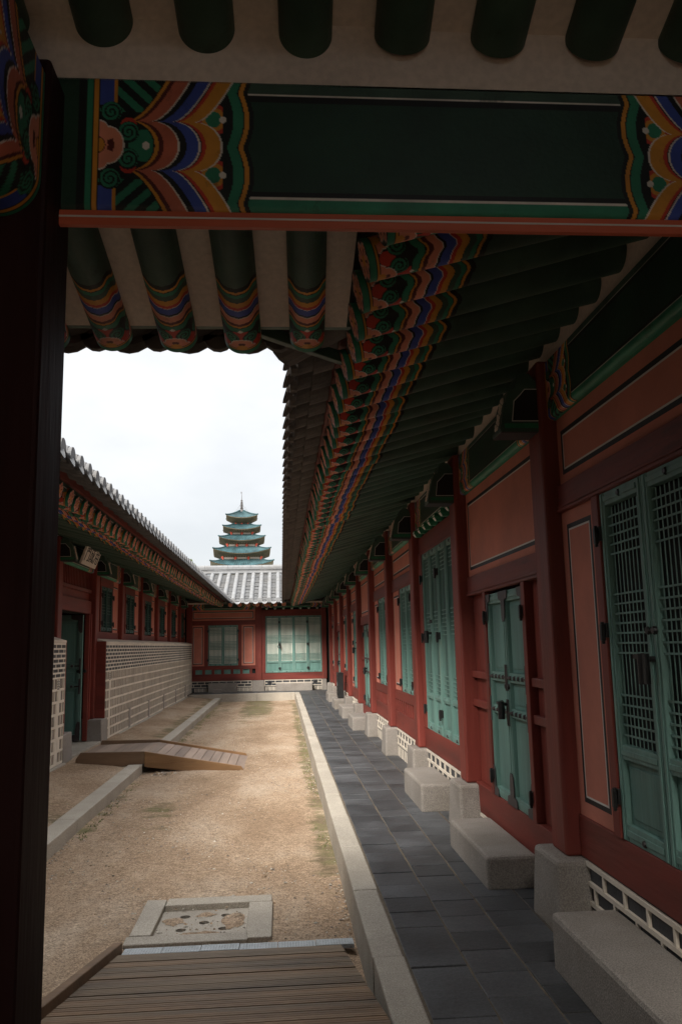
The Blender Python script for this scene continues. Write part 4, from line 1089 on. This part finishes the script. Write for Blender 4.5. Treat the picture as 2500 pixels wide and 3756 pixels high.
r_.obj('spire_ring', 'bronze', sp); MB().box(-.14, .02, -.02, .02, 28.65, 28.95).obj('vane', 'bronze', sp)
w_ = MB()
for sx, sy in ((1, -1), (-1, -1), (1, 1), (-1, 1)): w_.tube((0, 0, 27.0), (sx * 1.75, sy * 1.75, 24.35), .012, n=4)
w_.obj('stay_wire', 'bronze', sp)

# a thin tree top showing over the far roof, left of the tower
tr = thing('tree', 'pale thin tree top just clearing the far roof left of the tower', 'tree', (-7.6, 70, -.4))
MB().tube((0, 0, 0), (.2, 0, 4.5), .22, .12).tube((.2, 0, 4.5), (0, .1, 8.6), .12, .03).obj('trunk', 'bark', tr)
b = MB()
for _ in range(1500):
    h = random.uniform(5.0, 9.35); rad = 1.5 * math.sin(min(1, (9.45 - h) / 3.2) * PI / 2); a = random.random() * 2 * PI; rr = rad * random.random() ** .5
    p = Vector((rr * math.cos(a), rr * math.sin(a), h)); u = Vector((random.gauss(0, 1), random.gauss(0, 1), random.gauss(0, 1))).normalized(); v_ = u.orthogonal().normalized() * .05; u *= .09
    b._add([p - u, p + v_, p + u, p - v_], [(0, 1, 2, 3)])
b.obj('crown', 'leaf', tr, recalc=False)

# ==================================================================  CAMERA, SKY, SUN
ca, cbv, cc = Vector((0.99723204, -0.07125511, -0.02123607)), Vector((0.0094729, -0.16152604, 0.98682299)), Vector((0.07374636, 0.98429266, 0.16040395))
cam = bpy.data.cameras.new('camera'); co = bpy.data.objects.new('camera', cam); C.objects.link(co)
mw = Matrix.Identity(4)
for i in range(3): mw[i][0] = ca[i]; mw[i][1] = cbv[i]; mw[i][2] = -cc[i]
mw[2][3] = 1.5; co.matrix_world = mw
cam.sensor_fit = 'VERTICAL'; cam.sensor_height = 36; cam.lens = 3009.8 / 3756 * 36; cam.clip_end = 2000; cam.clip_start = .05
S.camera = co

EL, AZ = R(43), R(-27)     # sun behind the viewer, a little to the left, veiled by cloud
sd = Vector((math.sin(AZ) * math.cos(EL), -math.cos(AZ) * math.cos(EL), math.sin(EL)))
sun = bpy.data.lights.new('sun', 'SUN'); sun.energy = 3.7; sun.angle = R(40); sun.color = (1, .95, .87)
so = bpy.data.objects.new('sun', sun); C.objects.link(so); so.rotation_euler = sd.to_track_quat('Z', 'Y').to_euler()
W = bpy.data.worlds.new('World'); S.world = W; W.use_nodes = True; nt = W.node_tree; nt.nodes.clear(); L = nt.links.new
out = nd(nt, 'ShaderNodeOutputWorld'); sky = nd(nt, 'ShaderNodeTexSky', sky_type='NISHITA'); sky.sun_disc = False; sky.sun_elevation = EL; sky.sun_rotation = PI - AZ
bg1 = nd(nt, 'ShaderNodeBackground', Strength=.12); L(sky.outputs[0], bg1.inputs[0])
tc = nd(nt, 'ShaderNodeTexCoord'); mp = nd(nt, 'ShaderNodeMapping'); mp.inputs['Scale'].default_value = (2.2, 2.2, 4.2); L(tc.outputs['Generated'], mp.inputs[0])
nz = nd(nt, 'ShaderNodeTexNoise', Scale=1.3, Detail=6.0, Roughness=.5); L(mp.outputs[0], nz.inputs['Vector'])
cr = nd(nt, 'ShaderNodeValToRGB'); e = cr.color_ramp.elements; e[0].position = .36; e[0].color = (.80, .815, .83, 1); e[1].position = .60; e[1].color = (1.0, 1.0, 1.0, 1)
L(nz.outputs[0], cr.inputs[0]); sx_ = nd(nt, 'ShaderNodeSeparateXYZ'); L(tc.outputs['Generated'], sx_.inputs[0])   # overcast sky: several times brighter overhead than low down
mz = nd(nt, 'ShaderNodeMath', operation='MAXIMUM'); mz.inputs[1].default_value = 0; L(sx_.outputs[2], mz.inputs[0])
pz = nd(nt, 'ShaderNodeMath', operation='POWER'); pz.inputs[1].default_value = 3.2; L(mz.outputs[0], pz.inputs[0])
gz = nd(nt, 'ShaderNodeMath', operation='MULTIPLY_ADD'); gz.inputs[1].default_value = 1.15; gz.inputs[2].default_value = .285; L(pz.outputs[0], gz.inputs[0])
bg2 = nd(nt, 'ShaderNodeBackground'); L(cr.outputs[0], bg2.inputs[0]); L(gz.outputs[0], bg2.inputs[1])
mix = nd(nt, 'ShaderNodeMixShader', Fac=.95); L(bg1.outputs[0], mix.inputs[1]); L(bg2.outputs[0], mix.inputs[2]); L(mix.outputs[0], out.inputs[0])

S.view_settings.view_transform = 'Standard'; S.view_settings.look = 'None'; S.view_settings.exposure = 1.78; S.view_settings.gamma = 1
S.cycles.use_denoising = True; S.cycles.max_bounces = 8; S.cycles.diffuse_bounces = 5
